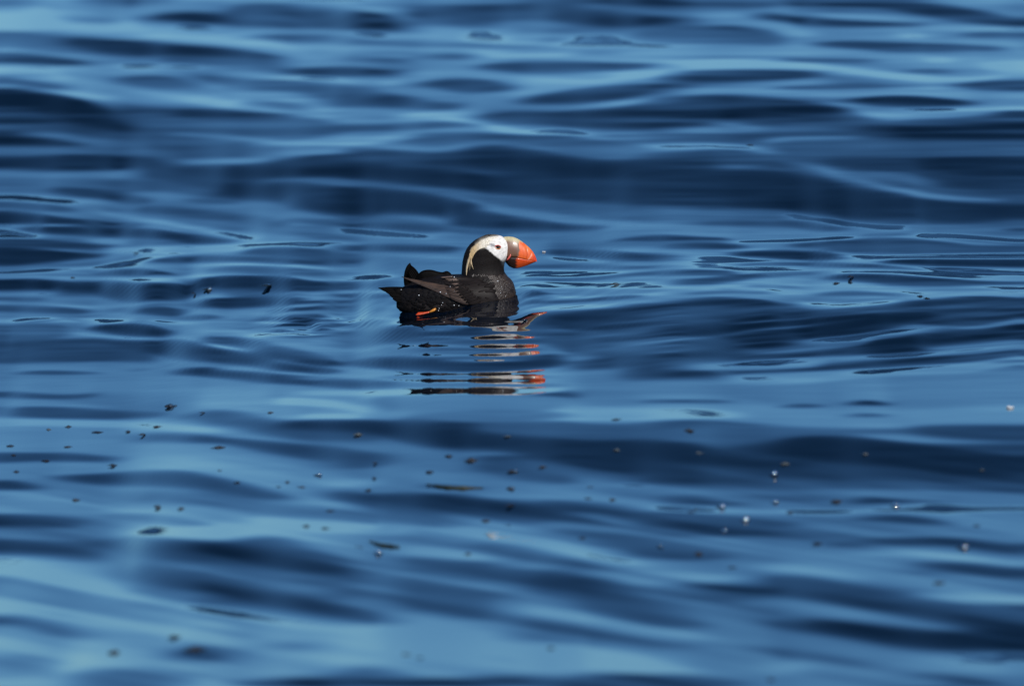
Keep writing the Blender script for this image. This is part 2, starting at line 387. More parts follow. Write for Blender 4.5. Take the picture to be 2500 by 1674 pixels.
.4 8 10 | 1000 768 780, 1100 766 782
.4 8 10 | 2100 780 790, 2342 765 780, 2800 765 780
@S 0 0 1
.15 8 20 | 1270 778 783, 1380 765 805, 1500 755 815, 1620 742 825, 1800 735 850, 1950 740 850
.34 14 20 | 1270 815 825, 1450 815 870, 1650 820 880, 1870 840 870
.2 10 14 | 1390 882 884, 1550 868 890, 1700 862 885, 1870 872 876
@M 500 880 .38429
.75 50 50 | -200 130 400, 1000 100 400, 2500 0 380
.2 14 30 | 0 -30 0, 300 0 30, 600 30 90, 900 70 100
.22 15 25 | -50 60 90, 200 70 120, 450 100 145, 700 130 160, 950 150 178, 1250 165 178
.4 14 20 | 700 110 150, 1100 130 170, 1400 150 175
.82 12 12 | 0 30 55, 400 60 85, 800 85 110, 1300 80 115
.15 20 25 | 900 0 10, 1200 -20 50, 1600 -20 75, 2000 -30 65, 2342 -40 30
.7 14 14 | 1200 85 125, 2200 80 110
.9 16 16 | 500 190 225, 1100 185 225, 1900 180 220, 2342 170 200
.25 14 18 | 1950 240 250, 2150 205 250, 2400 190 240
.3 16 20 | 1000 250 270, 1200 250 300, 1400 270 300, 1550 285 295
.95 20 18 | 400 235 280, 700 240 290, 1100 300 350
.95 20 18 | 600 340 370, 1000 340 370
.82 20 18 | 1450 270 350, 2000 260 370, 2400 260 370
.8 20 18 | -100 180 300, 400 190 340
.35 30 60 | -100 320 380, 200 325 420, 400 370 480, 1200 370 520
.42 25 40 | 1150 360 420, 1500 345 400, 2000 360 400, 2400 380 420
.1 28 60 | 350 400 430, 700 380 440, 1100 385 470, 1500 390 560, 2000 400 580, 2500 400 640
.04 40 50 | 1150 430 480, 1500 440 540, 1900 440 540, 2300 430 560
.68 25 30 | -100 410 460, 150 420 460, 300 440 460
.3 25 30 | -100 480 520, 200 490 580, 500 530 640, 800 560 680, 1100 590 680, 1250 620 660
.55 40 40 | 1100 590 900, 1500 590 900, 2400 650 900
.3 30 35 | 1650 610 680, 2000 600 760, 2400 640 800
.85 30 25 | -100 570 680, 200 590 720, 500 640 780, 800 730 800, 1150 770 810
.8 20 20 | 1300 840 870, 1700 850 880, 2000 850 880
.2 25 25 | -100 730 850, 150 740 860, 400 800 900, 600 860 900
.5 16 16 | 1100 755 780, 1400 780 800, 1800 800 830, 2000 815 830
.2 14 14 | 1380 785 800, 1600 795 820, 1780 808 820
.25 25 25 | 1100 850 890, 1600 850 930, 2000 900 950, 2500 920 980
.6 20 20 | 2000 830 880, 2500 800 900
@L1 0 960 .36294
.78 40 40 | -500 0 800, -50 0 800, 1000 150 900, 2400 400 1200
.35 20 28 | -100 -20 20, 200 0 35, 500 10 38, 700 -10 20
.32 25 28 | 0 95 150, 300 90 170, 700 110 180, 1000 130 165, 1150 140 155
.42 25 25 | 1150 150 160, 1400 130 190, 1700 140 200
.45 25 30 | 850 270 330, 1200 270 330, 1500 290 340
.92 20 20 | -50 170 220, 700 180 230, 1300 215 260, 1600 250 275
.25 25 35 | 1200 280 330, 1500 300 340, 1900 330 420, 2400 380 480
.3 22 25 | -100 400 480, 200 400 460, 500 405 460, 850 440 465
.22 22 28 | -100 580 660, 100 590 650, 300 635 655
.22 22 45 | 280 555 565, 600 545 610, 1000 525 620, 1250 525 640, 1500 570 680, 1800 650 720, 2050 710 730
.5 30 35 | 800 640 720, 1300 660 750, 1900 740 820, 2342 800 870
.15 28 50 | -100 815 890, 200 815 900, 450 840 905, 600 870 900
.28 25 30 | 700 810 830, 1000 820 850, 1200 840 890, 1400 875 895
@B1 0 1180 .53373
.84 40 40 | -500 330 1000, -100 330 1000, 700 380 1000, 1700 600 1000, 2500 500 1000
.35 20 25 | 500 140 160, 800 150 185, 1000 185 200
.9 25 25 | 550 200 240, 800 205 250, 1050 200 245
.16 35 60 | 430 268 272, 540 252 290, 700 255 340, 1000 265 370, 1250 240 400, 1500 310 430, 1700 380 460
.25 25 35 | -100 250 310, 300 265 330, 500 280 360
.32 40 50 | 500 340 470, 900 400 520, 1300 430 560, 1700 440 500
.6 25 30 | 900 390 430, 1200 430 490, 1600 480 540
.22 30 35 | 700 430 470, 950 440 540, 1200 490 580, 1500 540 630, 1700 600 650, 1850 640 660
.45 30 35 | 450 380 450, 700 450 520, 1000 520 580
1.02 35 35 | -100 330 400, 300 360 480, 600 470 560, 650 540 570
.7 25 30 | -50 400 450, 150 430 470, 400 510 560, 600 580 620
.35 25 30 | -100 585 630, 100 610 650, 300 660 700, 450 700 720
.95 30 30 | 900 580 640, 1200 610 680, 1100 640 720
.9 30 30 | 1850 640 660, 2050 680 740, 2350 740 800
.42 30 30 | 1750 400 500, 2000 450 600, 2342 500 640
.35 25 25 | 1750 330 380, 2000 340 430, 2342 360 480
.9 20 20 | 1450 70 90, 1700 110 140, 2000 190 220, 2342 250 280
.3 20 25 | 1450 30 40, 1700 50 130, 2000 110 200, 2150 190 205
.14 22 28 | 1650 50 60, 1900 50 100, 2150 80 140, 2400 110 180
.88 20 20 | 1850 280 320, 2200 320 360
.45 20 22 | 1480 120 130, 1600 130 170, 1750 180 200
.95 25 25 | 1100 150 180, 1500 170 220, 1900 200 250
.3 35 35 | 750 780 800, 880 740 810, 1050 780 820
.45 25 25 | 1200 720 740, 1400 740 790
.4 35 40 | 250 880 1000, 500 840 1000, 900 880 1000
.15 30 40 | 1050 905 1000, 1400 885 1000, 1900 890 1000, 2500 880 1000
.5 35 40 | 1500 850 900, 1700 830 900, 1900 870 900
.6 60 60 | -100 800 900, 200 780 900
@L3 1550 960 .40564
.6 40 40 | -100 500 1300, 2400 500 1300, 2800 500 1300
.72 30 30 | -50 0 150, 500 20 160, 1200 100 230, 2400 60 200, 2800 60 200
.3 14 16 | 850 75 82, 1000 65 90, 1150 72 84
.1 14 16 | 1250 55 62, 1400 45 75, 1550 60 72
.35 14 16 | 1250 130 140, 1400 120 145, 1550 132 142
.35 14 16 | 0 45 55, 200 38 60, 600 42 58
.85 16 16 | 0 100 160, 500 100 150, 700 120 150
.22 30 80 | -100 180 560, 300 160 560, 800 200 560, 1200 250 560, 1700 300 560, 2400 300 560, 2800 300 560
.42 30 40 | 100 240 330, 500 180 330, 900 200 270, 1500 210 250, 2000 200 250
.25 40 40 | 1600 200 240, 2000 190 280, 2400 190 300, 2800 190 300
.1 35 50 | 0 330 420, 400 350 440, 800 400 440, 1100 420 460
.0 40 60 | 700 330 370, 900 280 390, 1300 270 420, 1700 310 460, 2100 360 490, 2500 400 490, 2800 400 490
.35 40 50 | 700 500 560, 1300 530 600, 2400 540 620, 2800 540 620
.55 25 25 | 900 590 640, 1400 580 630, 2342 600 660, 2800 600 660
.85 30 30 | -100 540 600, 100 550 640, 180 600 660
.5 25 20 | 180 590 650, 600 610 650, 1200 630 660
.15 14 16 | 180 620 630, 280 615 660, 450 650 668, 700 660 672
.1 12 14 | 1280 655 660, 1350 625 665, 1480 628 665, 1700 645 658, 1880 655 665
.85 18 16 | 0 680 705, 500 690 720, 1000 700 735, 1500 695 715, 2400 680 710, 2800 680 710
.92 18 18 | 1700 680 700, 1850 670 720, 2000 690 720
.16 22 40 | -50 720 800, 300 715 860, 700 750 860, 1100 800 880, 1400 850 900
.2 18 25 | 1300 750 760, 1600 735 780, 1900 770 800
.65 25 25 | 900 770 800, 1300 820 850, 1900 850 880
.2 22 30 | 1100 880 930, 1500 870 920, 1900 870 920, 2400 920 980, 2800 920 980
.25 30 35 | -100 880 1000, 200 900 1010, 500 950 1000, 600 980 1000
.6 30 30 | -50 780 860, 300 880 920, 600 950 980
.82 25 25 | 1250 960 970, 1600 945 990, 2000 970 1010, 2400 1020 1060, 2800 1020 1060
.85 25 25 | -50 1010 1080, 300 1080 1130, 700 1100 1130
.9 25 25 | 750 1000 1030, 1000 1030 1080, 1350 1080 1110
.3 30 40 | 1600 1020 1080, 2000 1020 1100, 2400 1060 1120, 2800 1060 1120
@B2 1250 1180 .53373
.6 50 50 | -100 500 1000, 2500 500 1000, 2800 500 1000
.25 30 40 | 0 390 500, 300 400 560, 600 500 640, 900 600 660
.3 20 30 | 0 120 180, 300 150 200, 500 200 300
.9 35 30 | -100 230 280, 100 270 340, 400 340 400
.9 25 25 | 650 400 420, 950 430 460, 1000 440 460
.18 25 30 | 50 390 440, 250 400 470, 500 440 480
.15 25 35 | 700 450 470, 950 465 530, 1200 490 540
.15 30 60 | 1050 430 440, 1300 420 500, 1600 460 560, 2000 520 640, 2400 560 760, 2800 560 760
.88 22 22 | 1100 360 390, 1400 380 420, 1650 430 460
.75 20 22 | 1800 490 510, 2100 505 545, 2342 520 550, 2800 520 550
.6 30 40 | 500 420 480, 900 540 620, 1200 580 640, 1700 600 650, 2000 650 680
.18 25 30 | 250 490 540, 500 550 600, 700 600 650, 900 640 670
.85 28 30 | -50 480 580, 300 580 640, 700 670 720, 900 700 730
.12 28 40 | 1150 620 640, 1500 630 700, 1900 670 760, 2400 660 770, 2800 660 770
.42 20 24 | -50 590 630, 200 640 680, 500 690 720, 800 740 770
.42 20 24 | -50 680 720, 100 690 730
.9 40 40 | 0 740 860, 400 740 860, 800 800 880
.72 30 30 | 1000 640 700, 1400 720 800, 1900 790 850, 2342 790 870, 2800 790 870
.95 30 30 | 1150 800 860, 1350 830 880
.4 24 24 | 1050 730 760, 1400 770 810, 1700 820 860
.22 24 30 | 150 890 950, 500 870 950, 900 880 950, 1150 900 950
.3 18 20 | 1750 880 890, 1950 870 920, 2250 900 930
.6 30 30 | 1500 860 950, 2000 900 950
@L2 750 960 .38429
.8 25 25 | 1100 60 170, 1700 80 175, 2342 90 180
.35 25 40 | 1000 180 260, 1600 190 300, 2342 200 340
.1 35 60 | 1000 230 300, 1400 280 400, 1800 300 520, 2200 300 570, 2600 340 580
.04 40 50 | 2000 340 400, 2342 320 430, 2600 340 450
.45 30 30 | 1300 400 450, 1600 450 510, 1900 500 560, 2200 540 590
.6 30 25 | 1100 500 640, 1500 570 680, 1900 590 690, 2250 600 680, 2350 620 690
.2 25 35 | 1400 670 690, 1800 690 760, 2200 750 820, 2500 770 860
.24 25 35 | 800 630 650, 1100 660 730, 1400 730 800, 1750 790 840, 1900 820 840
.58 25 30 | 1500 790 850, 1900 850 900, 2342 880 940
.3 25 35 | 1450 850 880, 1800 880 960, 2200 930 1010, 2342 960 1040
.9 28 28 | 800 840 890, 1200 880 930, 1500 930 990, 1900 1020 1080, 2300 1070 1120
.3 30 40 | 1000 930 960, 1300 970 1030, 1600 1030 1100, 1900 1080 1150
@T5 825 300 .36294
.14 35 50 | 2050 210 400, 2342 200 420, 2600 200 300
.1 35 60 | 1900 340 560, 2342 320 560, 2600 330 570
@R 0 0 1
.66 5 6 | 915 752 753, 960 746 786, 1000 745 806, 1050 745 800, 1085 748 768, 1130 752 758
.4 4 5 | 960 779 779, 1050 776 783, 1200 777 785, 1345 780 781
.32 9 10 | 840 812 814, 950 800 838, 1100 799 842, 1300 800 840, 1420 816 818
.62 4 4 | 980 822 822, 1080 820 826, 1300 821 826, 1360 823 823
.6 6 6 | 880 856 857, 1000 844 868, 1150 843 870, 1300 844 868, 1400 855 856
.3 3 3 | 900 851 851, 1050 851 855, 1300 852 856, 1360 853 853
.3 3 3 | 940 861 861, 1100 860 864, 1340 862 862
.34 5 5 | 880 874 874, 1100 871 878, 1380 874 874
.62 4 4 | 1040 880 880, 1150 878 884, 1320 880 880
.8 5 5 | 880 913 913, 1000 909 916, 1150 910 917, 1320 911 916, 1400 914 914
.5 5 5 | 880 921 921, 1100 917 925, 1400 921 921
.85 5 5 | 900 929 929, 1100 926 933, 1340 929 930
.55 6 6 | 860 941 941, 1000 936 947, 1300 936 947, 1420 941 941
.9 6 6 | 860 954 955, 1000 949 960, 1300 949 960, 1420 954 955
.58 8 8 | 860 974 975, 1000 965 1010, 1300 965 1010, 1440 974 976
.5 8 10 | 960 1012 1014, 1120 1002 1028, 1300 1002 1028, 1420 1012 1014
"""
CU0, CU1, CV0, CV1, CS = -400, 2900, -260, 1960, 2.0
cu = np.arange(CU0, CU1, CS); cv = np.arange(CV0, CV1, CS)
tone = np.full((len(cv), len(cu)), 0.62, dtype=np.float32)
def sstep(x): x = np.clip(x, 0, 1); return x*x*(3-2*x)
ox = oy = 0.0; s_ = 1.0
for line in WAVES.strip().splitlines():
    if line[0] == '@':
        q = line.split(); ox, oy, s_ = float(q[1]), float(q[2]), float(q[3]); continue
    a, b = line.split('|'); tv, st, sb = [float(v) for v in a.split()]
    pts = np.array([[float(v) for v in p.split()] for p in b.split(',')])
    X = ox + pts[:,0]*s_; T = oy + pts[:,1]*s_; B = oy + pts[:,2]*s_; st *= s_; sb *= s_
    i0 = max(0, int((X[0]-CU0)/CS)); i1 = min(len(cu), int((X[-1]-CU0)/CS)+1)
    if i1 <= i0+1: continue
    xs = cu[i0:i1]
    def spl(V):
        # smooth interpolation through the points (Catmull-Rom style tangents)
        mm = np.gradient(V, X) if len(X) > 1 else np.zeros_like(V)
        k = np.clip(np.searchsorted(X, xs, 'right')-1, 0, len(X)-2); h = X[k+1]-X[k]; t = np.clip((xs-X[k])/h, 0, 1)
        return ((2*t**3-3*t**2+1)*V[k] + (t**3-2*t**2+t)*h*mm[k] + (-2*t**3+3*t**2)*V[k+1] + (t**3-t**2)*h*mm[k+1])
    top = spl(T); bot = spl(B)
    j0 = max(0, int((min(top.min(), bot.min())-st-CV0)/CS)-1); j1 = min(len(cv), int((max(bot.max(), top.max())+sb-CV0)/CS)+2)
    vv = cv[j0:j1][:,None]
    edge = (32*s_ + 0.08*(X[-1]-X[0])) if not (st >= 38*s_ and X[-1]-X[0] > 650) else 0.13*(X[-1]-X[0])
    fx = sstep((xs-X[0])/edge)*sstep((X[-1]-xs)/edge)
    al = sstep((vv-(top-st*0.5))/st)*sstep(((bot+sb*0.5)-vv)/sb)*fx
    tone[j0:j1, i0:i1] = tone[j0:j1, i0:i1]*(1-al) + tv*al
# the same kind of water goes on past every side
jl = int((6-CU0)/CS); jr = int((2494-CU0)/CS); jt = int((4-CV0)/CS); jb = int((1668-CV0)/CS)
tone[:, :jl] = tone[:, jl:2*jl][:, ::-1]; nR = len(cu)-jr; tone[:, jr:] = tone[:, jr-nR:jr][:, ::-1]
tone[:jt] = tone[jt:2*jt][::-1]; nB = len(cv)-jb; tone[jb:] = tone[jb-nB:jb][::-1]
tone = np.clip(tone, 0, 1.05)**1.28
# slight softening
def blur(a, n, axis):
    k = np.ones(n)/n
    return np.apply_along_axis(lambda r: np.convolve(np.pad(r, n//2, 'edge'), k, 'valid')[:len(r)], axis, a)
soft = blur(blur(blur(tone, 3, 0), 31, 1), 23, 1); crisp = blur(blur(tone, 3, 0), 17, 1)
wv = np.clip(np.interp(cv, [430, 540, 900, 1080], [1, 0.12, 0.12, 1]), 0, 1)[:,None]
tone = soft*wv + crisp*(1-wv)
low = blur(blur(soft, 57, 1), 45, 1); wl = sstep((cv-1130)/220)[:,None]*0.75; tone = tone*(1-wl)+low*wl
wide = blur(blur(tone, 61, 1), 41, 1)
for s0, sw in ((1655, 75), (845, 55), (1250, 50)):
    k_ = np.exp(-((cu-s0)/sw)**2)[None,:]*(0.9 if s0 != 1250 else 0.8*np.clip((cv-1150)/60, 0, 1)[:,None])
    if s0 == 845: k_ = k_*np.clip((900-cv)/60, 0, 1)[:,None]*np.clip((cv-560)/40, 0, 1)[:,None]
    tone = tone*(1-k_) + wide*k_

def vnoise(x, y, sx, sy, seed):
    g = np.random.RandomState(seed).rand(256, 256)
    fx = x/sx; fy = y/sy; ix = np.floor(fx).astype(int); iy = np.floor(fy).astype(int)
    tx = fx-ix; ty = fy-iy; tx = tx*tx*(3-2*tx); ty = ty*ty*(3-2*ty)
    A = g[iy%256, ix%256]; B_ = g[iy%256, (ix+1)%256]; C_ = g[(iy+1)%256, ix%256]; D = g[(iy+1)%256, (ix+1)%256]
    return (A*(1-tx)+B_*tx)*(1-ty)+(C_*(1-tx)+D*tx)*ty - 0.5

sp, cp = math.sin(PITCH), math.cos(PITCH)
def project(x, y, h):
    d = y*cp + (CAM_H-h)*sp
    return 1250 + x/d*F_PX, 837 - (y*sp + (h-CAM_H)*cp)/d*F_PX

xs_f = np.arange(-1.78, 1.781, 0.0125)
xo = [1.78]
while xo[-1] < 9000: xo.append(xo[-1] + max(0.02, (xo[-1]-1.75)*0.22))
xo = np.array(xo[1:])
XS = np.concatenate([-xo[::-1], xs_f, xo])
Y0, Y1, RATIO = 22.5, 42.0, 0.00025+1
nrow = int(math.log(Y1/Y0)/math.log(RATIO))
YS = Y0*RATIO**np.arange(nrow)
NX = len(XS)
H = np.zeros((nrow, NX)); V = np.zeros((nrow, NX))
h = np.zeros(NX)
edge_in = 1-sstep((np.abs(XS)-1.9)/1.5)              # beyond the seen strip: free swell
xw = XS + 0.0
nf0 = len(xo)-8; nf1 = NX-len(xo)+8; GK = 60; LAT = 1.3
GKER = np.exp(-(np.arange(-GK, GK+1)/28.0)**2); GKER /= GKER.sum()
for j in range(nrow):
    y = YS[j]
    u, v = project(XS, y, h)
    H[j] = h; V[j] = v
    fu = np.clip((u-CU0)/CS, 0, len(cu)-1.01); fv = np.clip((v-CV0)/CS, 0, len(cv)-1.01)
    iu = fu.astype(int); iv = fv.astype(int); tu = fu-iu; tv_ = fv-iv
    t = (tone[iv,iu]*(1-tu)+tone[iv,iu+1]*tu)*(1-tv_)+(tone[iv+1,iu]*(1-tu)+tone[iv+1,iu+1]*tu)*tv_
    outv = sstep((-(v)-60)/150)+sstep((v-1780)/120)
    free = 0.60 + 0.9*vnoise(xw*0.6, y+0*xw, 1.1, 0.55, 5) + 0.5*vnoise(xw*0.7+y*0.2, y+0*xw, .5, 0.21, 6)
    w = np.clip(edge_in*(1-np.clip(outv,0,1)), 0, 1)
    t = t*w + free*(1-w)
    # small ripples riding on the swell
    ys_ = CAM_H/np.tan(np.clip(PITCH+np.arctan((v-837)/F_PX), 0.05, 0.5))      # arc length along the wave faces, as a flat distance
    rip = (0.35+0.65*(1-np.clip(np.abs(v-750)/450,0,1)))*(0.09*vnoise(xw-0.15*ys_, ys_, .30, 0.085, 8) + 0.08*vnoise(xw, ys_, .13, 0.045, 9))
    # ruffled patches: paddling wake left of the bird, breeze on the right
    r1 = np.exp(-((u-770)/130)**2-((v-783)/16)**2)+0.7*np.exp(-((u-730)/110)**2-((v-812)/14)**2)
    r2 = np.exp(-((u-1050)/230)**2-((v-800)/60)**2)
    rr_ = np.clip((u-1380)/200, 0, 1)*np.exp(-((v-815)/75)**2); rl_ = np.clip((980-u)/150, 0, 1)*np.clip((u-350)/150, 0, 1)*np.exp(-((v-850)/60)**2)
    rc_ = np.exp(-((v-700)/170)**2)*(1-np.clip(rr_+rl_, 0, 1))
    fine = vnoise(xw, ys_, .060, 0.060, 12)+0.7*vnoise(xw+5+0.3*ys_, ys_, .034, 0.030, 13)
    t = t + rip + r1*1.9*fine + r2*0.5*vnoise(xw, ys_, .085, 0.040, 15)
    t = t + 0.42*rr_*vnoise(xw, ys_-0.75*xw, .20, 0.050, 14) + 0.16*rr_*vnoise(xw, ys_-0.75*xw, .09, 0.024, 16)
    t = t + 0.24*rl_*vnoise(xw, ys_+0.8*xw, .22, 0.055, 17) + 0.15*rc_*vnoise(xw, ys_, .16, 0.034, 18)
    lo_ = np.clip((v-1080)/200, 0, 1); hi_ = np.clip((470-v)/150, 0, 1)
    t = t + lo_*(0.30*vnoise(xw, ys_+1.1*xw, .60, .13, 21)+0.20*vnoise(xw, ys_+1.2*xw, .30, .055, 22)) + hi_*(0.26*vnoise(xw, ys_+0.15*xw, .42, .15, 23)+0.16*vnoise(xw, ys_-0.2*xw, .25, .07, 24))
    t = np.clip(t, -0.05, 1.0)
    eps = np.interp(t, [-.05,0,.1,.2,.45,.7,.85,1.0], [24,20.5,16,12.8,8.9,6.9,5.6,4.5])
    graz = np.degrees(np.arctan2(CAM_H-h, y))
    eps = np.maximum(eps, (graz+4.8)/2*np.clip((v-1010)/60, 0, 1)*np.clip((330-np.abs(u-1180))/80, 0, 1))
    slope = np.tan(np.radians(eps-graz))
    dy = YS[min(j+1,nrow-1)]-y if j < nrow-1 else y*(RATIO-1)
    hf = h[nf0:nf1]; hp = np.pad(hf, GK, 'edge'); hs = h.copy(); hs[nf0:nf1] = np.convolve(hp, GKER, 'valid')
    s_all = slope - (h-hs)/LAT - h/12.0
    s_min = np.tan(np.radians((3.4-graz)/2))                  # back slopes never so steep that they mirror the next swell
    h = h + dy*np.maximum(s_all, s_min)
    hb = np.convolve(np.pad(h, 1, 'edge'), [.25,.5,.25], 'valid')
    h = h*0.96 + hb*0.04
print('water h range', H.min(), H.max(), 'mean', H.mean(0)[::40].round(3))
# fade the height to zero at both ends
yy = YS[:,None]
fade = sstep((yy-Y0)/1.2)*sstep((Y1-yy)/2.0)
xfade = 1-sstep((np.abs(XS)[None,:]-30)/40)
H = H*(0.0+fade)*xfade

def surf_at(px, py):
    """point of the sea surface seen at a photograph pixel"""
    prev = None
    for j in range(0, nrow):
        x = (px-1250)/F_PX*(YS[j]*cp+CAM_H*sp)
        c = int(np.clip(np.searchsorted(XS, x), 1, NX-1)); hh = H[j, c]
        d = YS[j]*cp+(CAM_H-hh)*sp
        v = 837-(YS[j]*sp+(hh-CAM_H)*cp)/d*F_PX
        if v <= py: return Vector(((px-1250)/F_PX*d, YS[j], hh))
    return Vector((x, YS[-1], 0))

# ------------------------------------------------------------------ where the bird sits
BP = surf_at(1130, 734)
KPX = (BP.y*cp + (CAM_H-BP.z)*sp)/F_PX              # metres per photograph pixel at the bird
U = KPX*0.19642                                      # metres per unit of the bird drawing
print('bird', BP, KPX)
# its own rings: a tight set round the breast, a faint wide one, and the dip its feet have paddled
dx = XS[None,:]; dyy = YS[:,None]
for (ax, ay, am, lam, dec) in ((BP.x+0.09, BP.y, 0.00045, 0.085, 0.20),):
    rr = np.sqrt((dx-ax)**2+(dyy-ay)**2)
    H += am*np.cos(2*math.pi*rr/lam)*np.exp(-rr/dec)*sstep(rr/0.05)
H -= 0.018*np.exp(-((dx-(BP.x-0.055))/0.06)**2-((dyy-(BP.y-0.10))/0.10)**2)

ye = [YS[-1]]
while ye[-1] < 9000: ye.append(ye[-1]+max(0.1, (ye[-1]-41.9)*0.25))
yb = [YS[0]]
while yb[-1] > -200: yb.append(yb[-1]-max(0.1, (22.7-yb[-1])*0.25))
YA = np.concatenate([np.array(yb[1:])[::-1], YS, np.array(ye[1:])])
HA = np.zeros((len(YA), NX)); HA[len(yb)-1:len(yb)-1+nrow] = H
gx, gy = np.meshgrid(XS, YA)
co = np.stack([gx, gy, HA], -1).reshape(-1, 3).astype(np.float32)
nr, nc = len(YA), NX
idx = np.arange(nr*nc).reshape(nr, nc)
q = np.stack([idx[:-1,:-1], idx[:-1,1:], idx[1:,1:], idx[1:,:-1]], -1).reshape(-1)
me = bpy.data.meshes.new('water'); nq = (nr-1)*(nc-1)
me.vertices.add(nr*nc); me.vertices.foreach_set('co', co.reshape(-1))
me.loops.add(nq*4); me.loops.foreach_set('vertex_index', q.astype(np.int32))
me.polygons.add(nq); me.polygons.foreach_set('loop_start', np.arange(0, nq*4, 4, dtype=np.int32))
me.polygons.foreach_set('use_smooth', np.ones(nq, dtype=bool))
me.update(calc_edges=True)
print('water quads', nq)
mw, nt, b = newmat('sea_water')
b.inputs['Base Color'].default_value = (0.0002, 0.0045, 0.012, 1); b.inputs['Roughness'].default_value = 0.012
b.inputs['IOR'].default_value = 1.333
geo = nt.nodes.new('ShaderNodeNewGeometry'); mp = nt.nodes.new('ShaderNodeMapping'); mp.inputs['Scale'].default_value = (9, 26, 0)
nt.links.new(geo.outputs['Position'], mp.inputs[0])
no = nt.nodes.new('ShaderNodeTexNoise'); no.inputs['Scale'].default_value = 1.0; no.inputs['Detail'].default_value = 3
nt.links.new(mp.outputs[0], no.inputs['Vector'])
bp = nt.nodes.new('ShaderNodeBump'); bp.inputs['Strength'].default_value = 0.5; bp.inputs['Distance'].default_value = 0.0002
nt.links.new(no.outputs['Fac'], bp.inputs['Height']); nt.links.new(bp.outputs[0], b.inputs['Normal'])
me.materials.append(mw)
water = bpy.data.objects.new('water', me); col.objects.link(water); tag(water, 'calm deep blue sea with long smooth swells', kind='structure')

# ------------------------------------------------------------------ the puffin
puffin = bpy.data.objects.new('tufted_puffin', None); col.objects.link(puffin); puffin.location = BP
tag(puffin, 'black tufted puffin with white face and orange bill swimming on blue sea', 'bird')
cam.data.dof.use_dof = True; cam.data.dof.focus_distance = BP.y*cp+(CAM_H-BP.z)*sp; cam.data.dof.aperture_fstop = 4.3
cam.data.dof.aperture_blades = 0
OX, OY = (1130-900)/0.19642, (733-540)/0.19642       # drawing units of the bird's origin
def W(X, Y, y=0.0): return Vector(((X-OX)*U, y, (OY-Y)*U))

def link(name, me, m, parent, smooth=True):
    o = bpy.data.objects.new(name, me)
    if m and not me.materials: me.materials.append(m)
    if smooth: me.polygons.foreach_set('use_smooth', [True]*len(me.polygons))
    col.objects.link(o); o.parent = parent; return o
def bm_done(bm, name):
    bmesh.ops.recalc_face_normals(bm, faces=bm.faces)
    me = bpy.data.meshes.new(name); bm.to_mesh(me); bm.free(); return me
def loft(bm, rings, cap=True):
    vs = [[bm.verts.new(p) for p in r] for r in rings]; n = len(vs[0])
    for a, b_ in zip(vs[:-1], vs[1:]):
        for i in range(n): bm.faces.new((a[i], a[(i+1)%n], b_[(i+1)%n], b_[i]))
    if cap: bm.faces.new(vs[0][::-1]); bm.faces.new(vs[-1])
def resample(tab, n):
    tab = np.array(tab, float); t = np.linspace(0, 1, len(tab)); tt = np.linspace(0, 1, n)
    # smooth (cubic Hermite) resampling
    out = []
    for c in range(tab.shape[1]):
        m_ = np.gradient(tab[:,c]); k = np.clip((tt*(len(tab)-1)).astype(int), 0, len(tab)-2); f = tt*(len(tab)-1)-k; v = tab[:,c]
        out.append((2*f**3-3*f**2+1)*v[k]+(f**3-2*f**2+f)*m_[k]+(-2*f**3+3*f**2)*v[k+1]+(f**3-f**2)*m_[k+1])
    return np.stack(out, -1)

bm = bmesh.new()
# trunk: X, top, bottom, half width
trunk = [(345,905,1075,40),(450,815,1150,120),(600,735,1190,200),(800,672,1230,280),(1000,660,1260,330),(1200,665,1275,345),
         (1400,650,1275,330),(1580,640,1260,285),(1700,668,1220,215),(1780,745,1150,140),(1822,860,1060,60)]
rings = []
for X, t_, b_, hw in resample(trunk, 40):
    rings.append([W(X, (t_+b_)/2-(b_-t_)/2*math.sin(a), hw*U*math.copysign(abs(math.cos(a))**0.85, math.cos(a))) for a in np.linspace(0, 2*math.pi, 28, endpoint=False)])
loft(bm, rings)
# neck and head: Y, back, front, half width
headp = [(800,1120,1740,250),(720,1145,1745,225),(650,1153,1702,190),(600,1157,1684,172),(540,1162,1688,165),(490,1168,1700,165),(430,1181,1748,160),(380,1197,1762,160),
         (320,1228,1760,152),(265,1275,1742,138),(222,1330,1712,115),(190,1390,1672,86),(168,1440,1620,56),(158,1480,1565,26)]
rings = []
for Y, x0, x1, hw in resample(headp, 44):
    rings.append([W((x0+x1)/2+(x1-x0)/2*math.cos(a), Y, hw*U*math.copysign(abs(math.sin(a))**0.9, math.sin(a))) for a in np.linspace(0, 2*math.pi, 28, endpoint=False)])
loft(bm, rings)
me = bm_done(bm, 'body')
tmp = bpy.data.objects.new('tmp', me); col.objects.link(tmp)
rm = tmp.modifiers.new('r', 'REMESH'); rm.mode = 'VOXEL'; rm.voxel_size = 0.0014
sm = tmp.modifiers.new('s', 'SMOOTH'); sm.factor = 0.5; sm.iterations = 9
dg = bpy.context.evaluated_depsgraph_get()
me = bpy.data.meshes.new_from_object(tmp.evaluated_get(dg)); me.name = 'body'
bpy.data.objects.remove(tmp)
nv = len(me.vertices); vc = np.zeros(nv*3); me.vertices.foreach_get('co', vc); vc = vc.reshape(-1,3)
PX = vc[:,0]/U+OX; PY = OY-vc[:,2]/U
